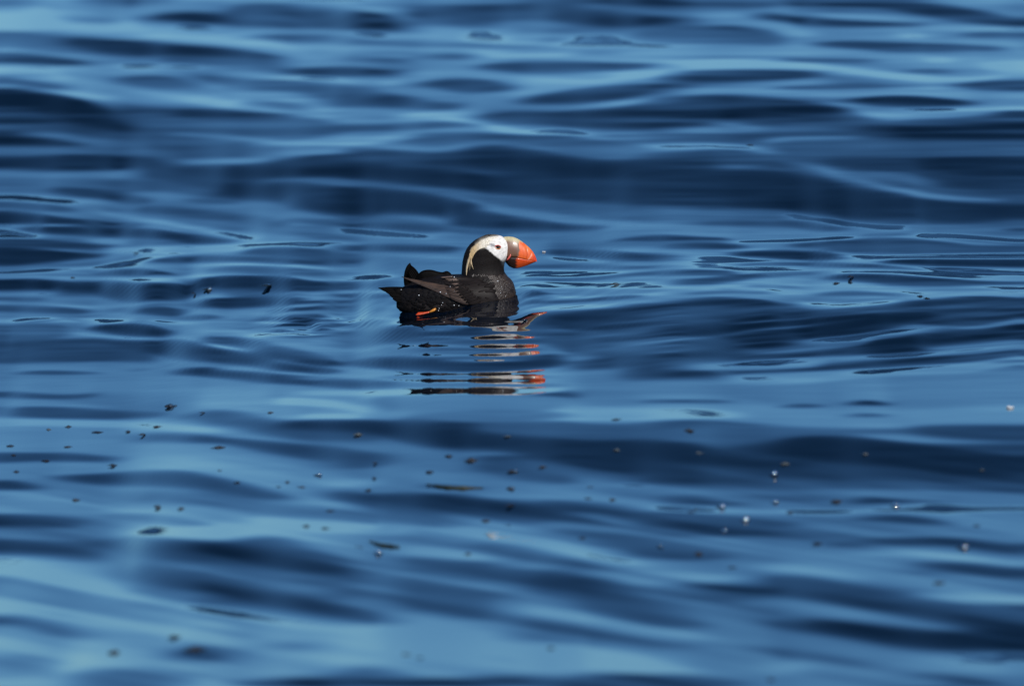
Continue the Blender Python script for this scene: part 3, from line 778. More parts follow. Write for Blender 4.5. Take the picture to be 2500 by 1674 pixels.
def sdist(poly, x, y):
    poly = np.array(poly, float); n = len(poly); d = np.full(len(x), 1e9); ins = np.zeros(len(x), bool)
    for i in range(n):
        a = poly[i]; b_ = poly[(i+1)%n]; e = b_-a; wx = x-a[0]; wy = y-a[1]
        t = np.clip((wx*e[0]+wy*e[1])/(e@e), 0, 1); d = np.minimum(d, np.hypot(wx-e[0]*t, wy-e[1]*t))
        c = ((a[1]>y) != (b_[1]>y)) & (x < (b_[0]-a[0])*(y-a[1])/((b_[1]-a[1]) if b_[1]!=a[1] else 1e-9)+a[0]); ins ^= c
    return np.where(ins, d, -d)
jit = vnoise(PX, PY, 9, 14, 31)*9
def mask(poly, soft): return sstep((sdist(poly, PX, PY)+jit)/soft*0.5+0.5)
C = np.zeros((nv, 3)); C[:] = (0.0085, 0.0065, 0.0060)
def lay(poly, rgb, soft=7, a=1.0):
    global C
    m_ = (mask(poly, soft)*a)[:,None]; C = C*(1-m_)+np.array(rgb)*m_
lay([(1380,620),(1250,900),(1300,1100),(1900,1100),(1900,600),(1700,600)], (0.012,0.0095,0.0085), 120)
lay([(500,1090),(560,1010),(700,985),(870,985),(1010,1010),(1000,1070),(700,1110)], (0.045,0.036,0.034), 60, 0.8)
# straw yellow plume at its root, then the white face over it
lay([(1500,185),(1404,218),(1349,257),(1283,312),(1263,344),(1262,410),(1283,430),(1300,393),(1327,345),(1377,318),(1460,310),(1600,240)], (0.66,0.50,0.30), 10)
lay([(1655,168),(1560,176),(1487,188),(1440,218),(1412,262),(1440,306),(1490,335),(1560,398),(1630,452),(1668,492),(1712,492),(1790,440),(1800,300),(1730,200),(1690,165)], (0.81,0.77,0.71), 8)
lay([(1600,175),(1500,185),(1400,215),(1350,270),(1400,300),(1470,260),(1560,215)], (0.76,0.68,0.54), 50, 0.7)
lay([(1490,262),(1530,255),(1570,272),(1580,292),(1530,288)], (0.12,0.11,0.13), 18, 0.85)
lay([(1640,470),(1690,470),(1720,540),(1680,570),(1660,520)], (0.06,0.07,0.08), 18, 0.8)
attr = me.color_attributes.new('tint', 'FLOAT_COLOR', 'POINT'); attr.data.foreach_set('color', np.concatenate([C, np.ones((nv,1))], 1).reshape(-1))
m_body = mat('plumage', (0.01,0.01,0.01), rough=0.6, spec=0.14, bump=0.55, bscale=420, bdist=0.0012, attr='tint', vary=0.25, stretch=(0.6,1,1.6))
body = link('body', me, m_body, puffin)
me.materials.clear(); me.materials.append(m_body)
bvh = BVHTree.FromPolygons([v.co for v in me.vertices], [p.vertices for p in me.polygons])
def stick(X, Y, off=0.0008, side=-1, default=None):
    p = W(X, Y, side*0.5); hit = bvh.ray_cast(p, Vector((0, -side, 0)))
    if hit[0] is None: return Vector((p.x, default if default is not None else 0.0, p.z))
    return Vector((p.x, hit[0].y+side*off, p.z))

# ---- wet contour feathers over the body: thousands of tiny overlapping tips
m_cont = mat('wet_feather', (0.034,0.024,0.018), rough=0.42, spec=0.45, bump=0.5, bscale=900, bdist=0.0008, vary=0.5)
def scatter(name, n, test, lmin, lmax, lift, down, m, seed, wid=0.34, tilt=0.1):
    rnd = random.Random(seed); V_, F_ = [], []
    polys = me.polygons; N = len(polys); k = 0; tries = 0
    while k < n and tries < n*80:
        tries += 1; p = polys[rnd.randrange(N)]; c = p.center; X = c.x/U+OX; Y = OY-c.z/U
        if not test(X, Y, p.normal): continue
        nrm = p.normal.normalized(); d = Vector(down)+Vector((rnd.uniform(-.35,.35), rnd.uniform(-.3,.3), rnd.uniform(-.3,.3)))
        d = (d-nrm*d.dot(nrm))
        if d.length < .1: continue
        d.normalize(); s = (nrm.cross(d)+nrm*rnd.uniform(-tilt, tilt)).normalized(); L = rnd.uniform(lmin, lmax); wd = L*wid; lf = rnd.uniform(0.4, 1)*lift
        b0 = len(V_); base = c - nrm*0.0006
        for (t, w, l) in ((0,0.5,0),(0.45,1.0,0.55),(0.8,0.75,0.9)):
            pc = base+d*L*t+nrm*lf*l
            V_ += [pc-s*wd*w, pc+nrm*wd*0.35, pc+s*wd*w]
        V_.append(base+d*L+nrm*lf)
        for r_ in (0, 3):
            for q_ in (0, 1): F_.append((b0+r_+q_, b0+r_+q_+1, b0+r_+q_+4, b0+r_+q_+3))
        F_ += [(b0+6, b0+7, b0+9), (b0+7, b0+8, b0+9)]
        k += 1
    mm = bpy.data.meshes.new(name); mm.from_pydata(V_, [], F_); mm.update()
    return tag(link(name, mm, m, puffin), kind='stuff')
scatter('breast_feather', 2400, lambda X, Y, n: X > 1490+max(0,(Y-640))*0.12 and 640 < Y < 1060 and X+Y*0.1 < 1990, 0.0045, 0.0075, 0.0014, (-0.25, 0, -1), m_cont, 3, 0.38, 0.35)
m_flank = mat('flank_feather', (0.0075,0.006,0.0058), rough=0.55, spec=0.16, bump=0.4, bscale=700, bdist=0.0005, vary=0.4)
scatter('flank_feather', 900, lambda X, Y, n: 400 < X < 1560 and 690 < Y < 1100, 0.009, 0.015, 0.0009, (-1, 0, -0.25), m_flank, 4, 0.4)
m_neck = mat('neck_feather', (0.013,0.0095,0.008), rough=0.7, spec=0.14, bump=0.4, bscale=900, bdist=0.0005, vary=0.3)
def neck_test(X, Y, n):
    if Y > 660 or Y < 150: return False
    q_ = np.array([X]), np.array([Y])
    for poly in FACE: 
        if sdist(poly, *q_)[0] > -16: return False
    return X < 1700
FACE = [[(1655,165),(1560,175),(1400,200),(1300,275),(1250,365),(1262,430),(1290,410),(1340,345),(1440,306),(1490,335),(1560,398),(1630,452),(1668,500),(1712,500),(1800,440),(1800,200),(1690,160)]]
scatter('neck_feather', 1100, neck_test, 0.0035, 0.006, 0.0003, (-0.35, 0, -1), m_neck, 5)
# ruffled ring of grey brown tips where the neck folds onto the back
m_ruff = mat('ruff_feather', (0.10,0.085,0.075), rough=0.4, spec=0.5, vary=0.4, bscale=500)
scatter('ruff_feather', 200, lambda X, Y, n: 1280 < X < 1500 and 622 < Y < 648 and n.y < -0.2, 0.003, 0.0055, 0.0014, (-0.2, -.2, -1), m_ruff, 6, 0.2, 0.4)

# ---- bill
def vcol(me_, fn):
    a = me_.color_attributes.new('tint', 'FLOAT_COLOR', 'POINT'); n_ = len(me_.vertices); c = np.zeros(n_*3); me_.vertices.foreach_get('co', c); c = c.reshape(-1,3)
    x = c[:,0]/U+OX; y = OY-c[:,2]/U; rgb = fn(x, y); a.data.foreach_set('color', np.concatenate([rgb, np.ones((n_,1))], 1).reshape(-1))
def mixc(A, B_, m_): return A*(1-m_[:,None])+np.array(B_)*m_[:,None]
m_bill = mat('bill_horn', (.8,.2,.05), rough=0.33, spec=0.4, bump=0.12, bscale=260, bdist=0.0006, attr='tint', vary=0.10, stretch=(2,1,.7), coat=0.18)
def interp(tab, x): tab = np.array(tab); return np.interp(x, tab[:,0], tab[:,1])
CUL = [(1660,200),(1690,187),(1740,184),(1800,191),(1850,211),(1900,242),(1950,282),(2000,326),(2040,372),(2070,422),(2087,466),(2093,499)]
MOU = [(1660,436),(1760,437),(1850,441),(1900,452),(1960,467),(2020,478),(2060,487),(2084,494),(2093,500)]
HW = [(1660,84),(1760,82),(1865,76),(1950,60),(2030,42),(2070,28),(2093,8)]
def groove(X, Y):
    g = 0
    for (cx, cy, r, lo, hi) in ((1860,420,118,-1.25,0.25),(1915,455,118,-1.15,0.1)):
        pass
    return g
# grooves as curves x(y): bowed ridges across the orange plate
def gx1(Y): return 1955+18*np.sin((Y-300)/150*math.pi*0.5)-((Y-370)/60.0)**2*6
def gx2(Y): return 1988+ (470-Y)*0.62-((Y-430)/30.0)**2*4
rings = []
xs_b = np.concatenate([np.linspace(1660, 1860, 16), np.linspace(1866, 2093, 46)])
NA = 20
for X in xs_b:
    t_, b_, hw = interp(CUL, X), interp(MOU, X), interp(HW, X); ring = []
    prof = [0.0, 0.10, 0.26, 0.42, 0.55, 0.66, 0.76, 0.85, 0.93, 1.0]; 
    def ww(s):
        base = (0.16+0.84*math.sin(min(1, s*1.15)*math.pi/2)**0.8) * (1-0.10*s**6)
        Yv = t_+(b_-t_)*s
        g = 1.0
        if X > 1868 and 0.12 < s < 0.97:
            for gx in (gx1, gx2):
                g -= 0.10*math.exp(-((X-gx(Yv))/6.0)**2)
            g += 0.04*math.exp(-((X-(gx1(Yv)-22))/16.0)**2)
        if X < 1862: g += 0.06*(1-min(1, max(0, (X-1800)/62)))
        else: g -= 0.02
        return hw*base*g
    for s in prof: ring.append(W(X, t_+(b_-t_)*s, -ww(s)*U))
    for s in prof[::-1]: ring.append(W(X, t_+(b_-t_)*s, ww(s)*U))
    rings.append(ring)
bm = bmesh.new(); loft(bm, rings); mu = bm_done(bm, 'upper_mandible')
def col_up(x, y):
    c = np.tile(np.array([0.80,0.125,0.022]), (len(x),1))
    c = mixc(c, (0.86,0.26,0.06), sstep((x-1925)/60)*sstep((2040-x)/50)*sstep((400-y)/90)*0.8)     # paler swell of the outer plate
    c = mixc(c, (0.62,0.055,0.012), sstep((x-2000)/60)*sstep((y-400)/40))
    edge = 1866+8*np.sin((y-270)/40)+6*np.sin(y/9.0)
    brown = sstep((edge-x)/8+0.5)
    c = mixc(c, (0.17,0.078,0.042), brown)
    c = mixc(c, (0.20,0.13,0.09), brown*sstep((x-1830)/30)*0.6)
    c = mixc(c, (0.045,0.022,0.012), brown*sstep((y-405)/30))
    top = sstep((232+(x-1740)*0.12-y)/10+0.5)*sstep((1945-x)/25)
    c = mixc(c, (0.55,0.47,0.27), top)
    for gx, rgb, a in ((gx1, (0.30,0.03,0.006), 0.75), (gx2, (0.90,0.62,0.45), 0.95)):
        c = mixc(c, rgb, np.exp(-((x-gx(y))/4.5)**2)*a*sstep((x-1880)/20)*sstep((y-(300 if gx is gx1 else 385))/20)*(1-top))
    return c
vcol(mu, col_up)
upper = link('upper_mandible', mu, m_bill, puffin)
LOW = [(1690,492),(1715,522),(1745,556),(1800,581),(1850,580),(1900,568),(1980,541),(2040,516),(2078,500)]
rings = []
for X in np.linspace(1692, 2078, 40):
    t_ = interp(MOU, X)+2; b_ = max(interp(LOW, X), t_+3); hw = interp(HW, X)*0.86*(1 if X > 1760 else 0.9)
    prof = [0.0, 0.12, 0.25, 0.4, 0.55, 0.7, 0.83, 0.93, 1.0]
    ws_ = [hw*(1-0.82*s**2.2) for s in prof]
    rings.append([W(X, t_+(b_-t_)*s, -w*U) for s, w in zip(prof, ws_)]+[W(X, t_+(b_-t_)*s, w*U) for s, w in list(zip(prof, ws_))[::-1]])
bm = bmesh.new(); loft(bm, rings); ml = bm_done(bm, 'lower_mandible')
def col_lo(x, y):
    c = np.tile(np.array([0.66,0.075,0.014]), (len(x),1))
    c = mixc(c, (0.50,0.10,0.025), sstep((y-530)/40)*0.6)
    return mixc(c, (0.030,0.014,0.010), sstep((1838+6*np.sin(y/7)-x)/34+0.5))  # brown base, with the upper mandible's shadow put into the colour
vcol(ml, col_lo); lower = link('lower_mandible', ml, m_bill, puffin)

def tube(name, pts, radii, m, parent, n=10, flat=(1,1)):
    rings = []; P_ = [Vector(p) for p in pts]
    for i, p in enumerate(P_):
        t = (P_[min(i+1, len(P_)-1)]-P_[max(i-1, 0)]).normalized()
        a = t.cross(Vector((0,1,0))); a = a.normalized() if a.length > 1e-4 else Vector((1,0,0)); b_ = t.cross(a).normalized()
        rings.append([p+(a*math.cos(q)*flat[0]+b_*math.sin(q)*flat[1])*radii[i] for q in np.linspace(0, 2*math.pi, n, endpoint=False)])
    bm = bmesh.new(); loft(bm, rings); return link(name, bm_done(bm, name), m, parent)
m_pink = mat('gape_skin', (0.62,0.10,0.075), rough=0.35, spec=0.5)
for side in (-1, 1):
    pts = [W(X, Y, side*hw*U) for X, Y, hw in ((1764,385,78),(1762,410,84),(1750,432,87),(1732,455,86),(1712,478,80))]
    tube('gape_rosette', pts, [4*U, 9*U, 12*U, 11*U, 4*U], m_pink, puffin, flat=(1,0.7))

# ---- eyes
m_iris = mat('iris', (0.055,0.028,0.010), rough=0.08, spec=0.6); m_pup = mat('pupil', (0.002,0.002,0.002), rough=0.05, spec=0.6)
m_lid = mat('eye_ring', (0.55,0.03,0.02), rough=0.35); m_lid2 = mat('lower_eye_ring', (0.62,0.20,0.05), rough=0.35)
for side in (-1, 1):
    c = stick(1606, 302, 0, side)
    bm = bmesh.new(); bmesh.ops.create_uvsphere(bm, u_segments=20, v_segments=12, radius=26*U)
    for v in bm.verts: v.co = Vector((v.co.x*1.05, v.co.y*0.42, v.co.z*0.72))+c
    eye = link('eye', bm_done(bm, 'eye'), m_iris, puffin)
    bm = bmesh.new(); bmesh.ops.create_uvsphere(bm, u_segments=14, v_segments=8, radius=11*U)
    for v in bm.verts: v.co = Vector((v.co.x, v.co.y*0.4, v.co.z))+c+Vector((-2*U, side*8.5*U, 1*U))
    link('pupil', bm_done(bm, 'pupil'), m_pup, eye)
    def arc(a0, a1, n=12, rx=36, ry=24): return [Vector((c.x+rx*U*math.cos(a), c.y+side*5*U, c.z+ry*U*math.sin(a))) for a in np.linspace(a0, a1, n)]
    tube('upper_eyelid', arc(0.1*math.pi-0.5, 1.0*math.pi), [5.5*U]*12, m_lid, eye)
    tube('lower_eyelid', arc(1.05*math.pi, 1.9*math.pi), [5.0*U]*12, m_lid2, eye)

# ---- straw coloured head plumes
m_hair = mat('plume_hair', (0.64,0.48,0.27), rough=0.5, spec=0.3)
m_plume = mat('straw_plume', (0.66,0.47,0.25), rough=0.55, spec=0.3, attr='tint', bump=0.5, bscale=500, bdist=0.0006, vary=0.3, stretch=(2,1,.5))
PL = [([(1530,205),(1450,225),(1385,262),(1325,312),(1285,370),(1252,440),(1232,510),(1218,575),(1215,625),(1217,655)], [14,24,24,22,17,13,13,11,6,1.5]),
      ([(1500,255),(1430,272),(1375,300),(1325,345),(1290,400),(1273,450),(1278,505),(1291,545),(1303,580)], [16,26,20,18,12,9,7,4,1]),
      ([(1600,185),(1500,195),(1420,225),(1352,268),(1295,322),(1262,385),(1245,440)], [6,10,10,9,8,6,1.5]),
      ([(1470,292),(1400,308),(1345,338),(1310,380),(1292,420),(1284,450)], [12,12,12,10,7,1.5])]
def col_plume(x, y):
    c = np.tile(np.array([0.60,0.41,0.20]), (len(x),1))
    c = mixc(c, (0.78,0.70,0.56), sstep((x-1290)/150))
    return mixc(c, (0.70,0.55,0.34), sstep((y-420)/60)*0.7)
for side in (-1, 1):
    for cl, wd in PL:
        arr = resample([(a, b_, c) for (a, b_), c in zip(cl, wd)], 30); rows = []
        last = None
        for i, (X, Y, w) in enumerate(arr):
            dxx = arr[min(i+1,29)][0]-arr[max(i-1,0)][0]; dyy_ = arr[min(i+1,29)][1]-arr[max(i-1,0)][1]; L = math.hypot(dxx, dyy_); nx_, ny_ = -dyy_/L, dxx/L
            row = []
            for s in (-1, -.5, 0, .5, 1):
                wob = 1+0.12*math.sin(i*1.7+s*3)
                off = 0.0004+0.0011*(1-s*s)
                row.append(stick(X+nx_*w*s*wob, Y+ny_*w*s*wob, off, side, side*0.004))
            inner = [p-Vector((0, side*0.0012, 0)) for p in row[::-1]]
            rows.append(row+inner)
        bm = bmesh.new(); loft(bm, rows); mpl = bm_done(bm, 'head_plume'); vcol(mpl, col_plume); link('head_plume', mpl, m_plume, puffin)
# a few loose hairs of the near plume
for k in range(7):
    r_ = random.Random(k); x0 = 1262+r_.uniform(-12,22); y0 = 395+r_.uniform(-20,30)
    pts = [stick(x0+(-18+30*(k%2))*t*r_.uniform(.8,1.2)-10*t, y0+t*(120+r_.uniform(0,70)), 0.0022, -1) for t in np.linspace(0,1,8)]
    tube('plume_hair', pts, [1.8*U*(1-t*0.8) for t in np.linspace(0,1,8)], m_hair, puffin, n=5)

# ---- feathers: a cambered blade with a raised shaft
def feather_mesh(name, P0, P1, width, nrm, camber=0.16, sweep=0.0, tip=2.2, thick=0.0005, nl=14, clear=None):
    P0, P1 = Vector(P0), Vector(P1); ax = P1-P0; L = ax.length; d = ax/L; n_ = Vector(nrm); n_ = (n_-d*n_.dot(d)).normalized(); s = n_.cross(d)
    rows = []
    for i in range(nl):
        t = i/(nl-1); w = width*(0.30+0.70*min(1, t*3)**0.7)*max(0.02, (1-t**tip))**0.6
        c = P0+ax*t+s*sweep*math.sin(t*math.pi)*L+n_*(0.06*L*math.sin(t*math.pi)*camber)
        up = [];
        for q_ in (-1, -.6, -.12, 0, .12, .6, 1):
            asym = q_*(1.25 if q_ > 0 else 0.75)
            up.append(c+s*w*asym-n_*camber*w*q_*q_+n_*(thick*1.6 if q_ == 0 else 0))
        if clear is not None:
            sh = 0
            for p in up:
                hit = bvh.ray_cast(Vector((p.x, -0.5, p.z)), Vector((0, 1, 0)))
                if hit[0] is not None: sh = min(sh, hit[0].y-clear-p.y)
            up = [p+Vector((0, sh, 0)) for p in up]
        rows.append(up+[p-n_*thick for p in up[::-1]])
    bm = bmesh.new(); loft(bm, rows); return bm_done(bm, name)
m_prim = mat('flight_feather', (0.068,0.043,0.031), rough=0.38, spec=0.6, bump=0.5, bscale=330, bdist=0.0006, vary=0.45, stretch=(0.35,1,2.2))
m_dark = mat('dark_feather', (0.012,0.0088,0.008), rough=0.52, spec=0.15, bump=0.5, bscale=300, bdist=0.0005, vary=0.35, stretch=(0.5,1,2))
m_brown = mat('brown_feather', (0.040,0.026,0.020), rough=0.42, spec=0.4, bump=0.5, bscale=330, bdist=0.0006, vary=0.4, stretch=(0.35,1,2.2))
m_edge = mat('pale_edged_feather', (0.16,0.105,0.08), rough=0.33, spec=0.7, bump=0.4, bscale=300, bdist=0.0005, vary=0.4)
m_shaded = mat('shaded_black_feather', (0.0025,0.0022,0.0022), rough=0.6, spec=0.05, bump=0.4, bscale=260, bdist=0.0005, vary=0.3, stretch=(1,1,2))  # black plumage of far wing and tail, their shade put into the base colour

# near wing: folded arm part as a smooth mass, then its flight feathers as sub-parts
def patch(name, outline_top, outline_bot, n, m, parent, yfun, side=-1, bulge=14, rows_=14):
    a = resample(outline_top, n); b_ = resample(outline_bot, n); rings = []
    for i in range(n):
        ring = []
        for k in range(rows_):
            t = k/(rows_-1); X = a[i][0]*(1-t)+b_[i][0]*t; Y = a[i][1]*(1-t)+b_[i][1]*t
            e = math.sin(math.pi*t)**0.5*min(1, math.sin(math.pi*i/(n-1))*2.2)
            ring.append(W(X, Y, yfun(X, Y)+side*bulge*U*e))
        back = [p-Vector((0, side*(6*U), 0)) for p in ring[::-1]]
        rings.append(ring+back)
    bm = bmesh.new(); loft(bm, rings); return link(name, bm_done(bm, name), m, parent)
def ynear(X, Y, off=6):
    p = stick(X, min(max(Y, 700), 1040), off*U, -1, -0.02)
    return min(p.y, -0.016-0.00004*max(0, X-400)*U/U*0)
wing = patch('near_wing', [(900,690),(1000,672),(1100,668),(1250,672),(1400,700),(1530,800),(1600,900),(1655,985)],
             [(930,740),(1050,790),(1120,870),(1190,960),(1290,1015),(1420,1030),(1540,1030),(1650,1010)], 26, m_dark, puffin, lambda X, Y: ynear(X, Y, 10), bulge=18)
nprim = 11
for i in range(nprim):
    t = i/(nprim-1)
    rx, ry = 1285-190*t, 1003-175*t
    tx, ty = 410+ (930-410)*t**0.85, 664+95*t**0.8
    y0 = ynear(rx, ry, 14)-0.0004*i; y1 = -(0.030+0.012*t)-0.0005*i
    fm = feather_mesh('primary_feather', W(rx, ry, y0), W(tx, ty, y1), (26-4*t)*U, (0.05,-1,0.32), camber=0.30, sweep=-0.012, clear=(12+t*3)*U)
    link('primary_feather', fm, m_prim if i not in (3, 7) else m_prim, wing)
for i in range(7):                                   # short greater coverts over the primaries' roots
    t = i/6; rx, ry = 1270-130*t, 985-190*t; tx, ty = 1010-60*t, 905-120*t
    link('covert_feather', feather_mesh('covert_feather', W(rx, ry, ynear(rx, ry, 22)), W(tx, ty, ynear(tx, ty, 24)), 24*U, (0,-1,0.25), camber=0.25, nl=9, clear=26*U), m_prim if i % 2 else m_brown, wing)
for i in range(9):                                   # scapulars with worn pale tips
    t = i/8; tx, ty = 895+205*t**0.9, 672+125*t**1.3; rx, ry = tx+150-30*t, ty-12+26*t
    link('scapular_feather', feather_mesh('scapular_feather', W(rx, ry, ynear(rx, ry, 20)-0.0005*i), W(tx, ty, ynear(tx, ty, 26)-0.0006*i), 12*U, (0.1,-1,0.5), camber=0.35, nl=9), m_edge if i in (0,2,3,5,6,7) else m_dark, wing)
for i in range(9):                                   # dark scapulars lapping over the roots of the flight feathers
    t = i/8; tx, ty = 1035+235*t, 790+215*t; rx, ry = tx+150, ty-60+20*t
    link('scapular_feather', feather_mesh('scapular_feather', W(rx, ry, ynear(rx, ry, 30)-0.0004*i), W(tx, ty, ynear(tx, ty, 34)-0.0005*i), 30*U, (0.1,-1,0.3), camber=0.3, nl=9, clear=34*U), m_dark, wing)
for i in range(16):                                  # dark lapped coverts down the side
    r_ = random.Random(40+i); X = 1180+ (i%4)*105+r_.uniform(-20,20); Y = 735+(i//4)*68+r_.uniform(-14,14)
    link('covert_feather', feather_mesh('covert_feather', W(X+95, Y+22, ynear(X+95, Y+22, 22)), W(X-40, Y+34, ynear(X-40, Y+34, 30)), 34*U, (0.1,-1,0.3), camber=0.25, nl=8), m_dark, wing)
tube('wrist', [W(X, Y, ynear(X, Y, 16)) for X, Y in ((1165,935),(1200,958),(1240,985),(1285,1006))], [8*U, 15*U, 14*U, 6*U], m_prim, wing)

# far wing, folded over the back, its tip standing up behind
far = patch('far_wing', [(585,700),(640,632),(700,606),(780,603),(860,624),(920,632),(965,618),(1005,632),(1035,664)],
            [(600,800),(680,820),(760,820),(820,820),(880,820),(940,820),(980,800),(1010,780),(1040,760)], 30, m_shaded, puffin, lambda X, Y: 0.004+0.02*0, side=-1, bulge=40)
bm = bmesh.new(); rings = []
HRN = [(515,520,2,516),(506,535,14,0),(500,560,32,0),(500,590,52,0),(505,620,78,0),(513,650,97,0),(525,690,112,0),(535,730,115,0),(540,780,110,0),(545,840,100,0)]
LR = [(513,519),(488,542,),(470,568),(456,600),(446,632),(440,665),(436,700),(435,745),(440,790),(452,840)]
RR = [(517,520),(526,542),(533,566),(545,592),(566,618),(596,648),(640,690),(680,740),(700,790),(700,840)]
L_ = resample(LR, 26); R_ = resample(RR, 26)
for i in range(26):
    cx = (L_[i][0]+R_[i][0])/2; w = (R_[i][0]-L_[i][0])/2; Yv = (L_[i][1]+R_[i][1])/2; th = max(1.5, min(w*0.30, 26))
    rings.append([W(cx+w*math.cos(a), L_[i][1]+(R_[i][1]-L_[i][1])*(0.5+0.5*math.cos(a)), 0.012+th*U*math.sin(a)) for a in np.linspace(0, 2*math.pi, 16, endpoint=False)])
loft(bm, rings); tip = link('wing_tip', bm_done(bm, 'wing_tip'), m_shaded, far)
for i in range(5):
    t = i/4
    link('primary_feather', feather_mesh('primary_feather', W(640-70*t, 760, 0.010-0.003*i), W(520-28*t, 545+70*t, 0.008-0.002*i), 22*U, (0,-1,0.1), camber=0.3, sweep=-0.10*(1-t)), m_shaded, far)

# far side body is closed by the body mesh; a plain folded wing on the far side too
farside = patch('far_side_wing', [(900,690),(1000,680),(1100,676),(1250,680),(1400,706),(1530,800),(1600,900),(1655,985)],
             [(700,800),(820,860),(980,930),(1130,980),(1290,1015),(1420,1030),(1540,1030),(1650,1010)], 22, m_dark, puffin,
             lambda X, Y: stick(X, min(max(Y, 700), 1040), 10*U, 1, 0.02).y, side=1, bulge=18)

# tail: stiff pointed feathers spread just above the water
tail = patch('tail', [(300,835),(380,816),(450,810),(560,820)], [(310,900),(350,960),(420,1010),(560,1060)], 10, m_shaded, puffin, lambda X, Y: -0.006, bulge=40)
TF = [((540,862),(122,824),46,-.004),((540,880),(160,838),52,-.010),((520,905),(215,862),58,-.016),((500,935),(262,900),60,-.020),((500,960),(300,945),56,-.022),((520,850),(190,826),40,.008)]
for (a, b_, w, y) in TF:
    link('tail_feather', feather_mesh('tail_feather', W(*a, y*0.4), W(*b_, y), w*U, (0,-0.95,0.30), camber=0.2, tip=1.6), m_shaded, tail)

# foot trailing at the surface: yellow shank, red orange toes with their web
m_shank = mat('foot_skin', (0.62,0.24,0.03), rough=0.3, spec=0.6, bump=0.3, bscale=500, bdist=0.0004, vary=0.25)
m_toe = mat('toe_skin', (0.55,0.06,0.01), rough=0.3, spec=0.6, bump=0.3, bscale=500, bdist=0.0004, vary=0.25)
FY = -0.074
foot = tube('foot', [W(X, Y, FY) for X, Y in ((838,1036),(815,1052),(785,1068),(758,1082))], [11*U, 17*U, 15*U, 12*U], m_shank, puffin)
for (dx_, dy_, L, yy_) in ((-1, 0.26, 165, 0), (-1, 0.19, 178, -0.006), (-1, 0.10, 150, 0.008)):
    pts = [W(765+dx_*L*t, 1078+dy_*L*t+4*math.sin(t*3), FY+yy_*t) for t in np.linspace(0, 1, 8)]
    toe = tube('toe', pts, [r*U for r in (11,10,9,9,8,7,6,2)], m_toe, foot, n=8, flat=(1,0.8))
bm = bmesh.new(); vs = [W(760,1078,FY), W(612,1118,FY), W(592,1108,FY-0.006), W(622,1090,FY+0.008)]
top = [bm.verts.new(v+Vector((0,0,0.0005))) for v in vs]; bot = [bm.verts.new(v-Vector((0,0,0.0005))) for v in vs]
bm.faces.new(top); bm.faces.new(bot[::-1])
for i in range(4): bm.faces.new((top[i], top[(i+1)%4], bot[(i+1)%4], bot[i]))
link('foot_web', bm_done(bm, 'foot_web'), m_toe, foot, smooth=False)

# water beads on the plumage
m_bead = mat('water_bead', (0.75,0.78,0.80), rough=0.18, spec=1.0, ior=1.5)  # pale base colour stands in for the beads' glint
bm = bmesh.new()
BD = [(1065,660,7),(1605,718,7),(892,842,8),(627,886,8),(407,815,5),(965,858,5),(1362,746,5),(1303,992,10),(1064,1000,7),(922,972,5),(1122,1006,5),(1015,775,5),(1066,832,5),(908,1000,5),
      (1040,790,4),(1080,800,4),(870,1075,6),(878,1048,5),(1650,790,4),(1640,860,4),(1700,905,5),(1560,830,4),(755,1222,6)]
for X, Y, r in BD:
    p = stick(X, Y, 0.001, -1, -0.03)
    if X < 1290 and Y < 1010: p.y = min(p.y, -0.046-0.00*X)-0.004
    bmesh.ops.create_icosphere(bm, subdivisions=2, radius=r*U, matrix=Matrix.Translation(p))
tag(link('water_beads', bm_done(bm, 'water_beads'), m_bead, puffin), kind='stuff')

# ------------------------------------------------------------------ bubbles and scraps afloat
m_film = mat('bubble_film', (0.010,0.016,0.018), rough=0.07, spec=0.9, ior=1.5, vary=0.4, bscale=300)
m_scrap = mat('scum', (0.040,0.036,0.032), rough=0.45, spec=0.5, vary=0.5, bscale=200, bump=0.4)
m_grey = mat('grey_scum', (0.020,0.019,0.022), rough=0.4, spec=0.5, vary=0.5, bscale=200, bump=0.4)
m_pale = mat('pale_bubble', (0.10,0.115,0.11), rough=0.3, spec=0.7, vary=0.4, bscale=200)
m_foam = mat('foam', (0.6,0.62,0.62), rough=0.5, vary=0.1, bscale=100)
m_glint = mat('sun_glint_metal', (0.9,0.9,0.88), rough=0.13, spec=1.0, metal=1.0)  # metal for small domes added to the bubbles to give a sun glint
m_weed = mat('weed', (0.030,0.036,0.018), rough=0.5, vary=0.4, bscale=80)
for m_ in (m_scrap, m_grey, m_pale): m_.node_tree.nodes['Principled BSDF'].inputs['Alpha'].default_value = 0.4
MK = dict(d=m_grey, b=m_scrap, p=m_pale, f=m_film)
def dome(bm, c, r, flat=0.62, seg=14, mi=0):
    n0 = len(bm.faces)
    ret = bmesh.ops.create_uvsphere(bm, u_segments=seg, v_segments=8, radius=r, matrix=Matrix.Translation(c)@Matrix.Diagonal((1,1,flat,1)))
    fs = {f for v in ret['verts'] for f in v.link_faces}
    for f in fs: f.material_index = mi; f.smooth = True
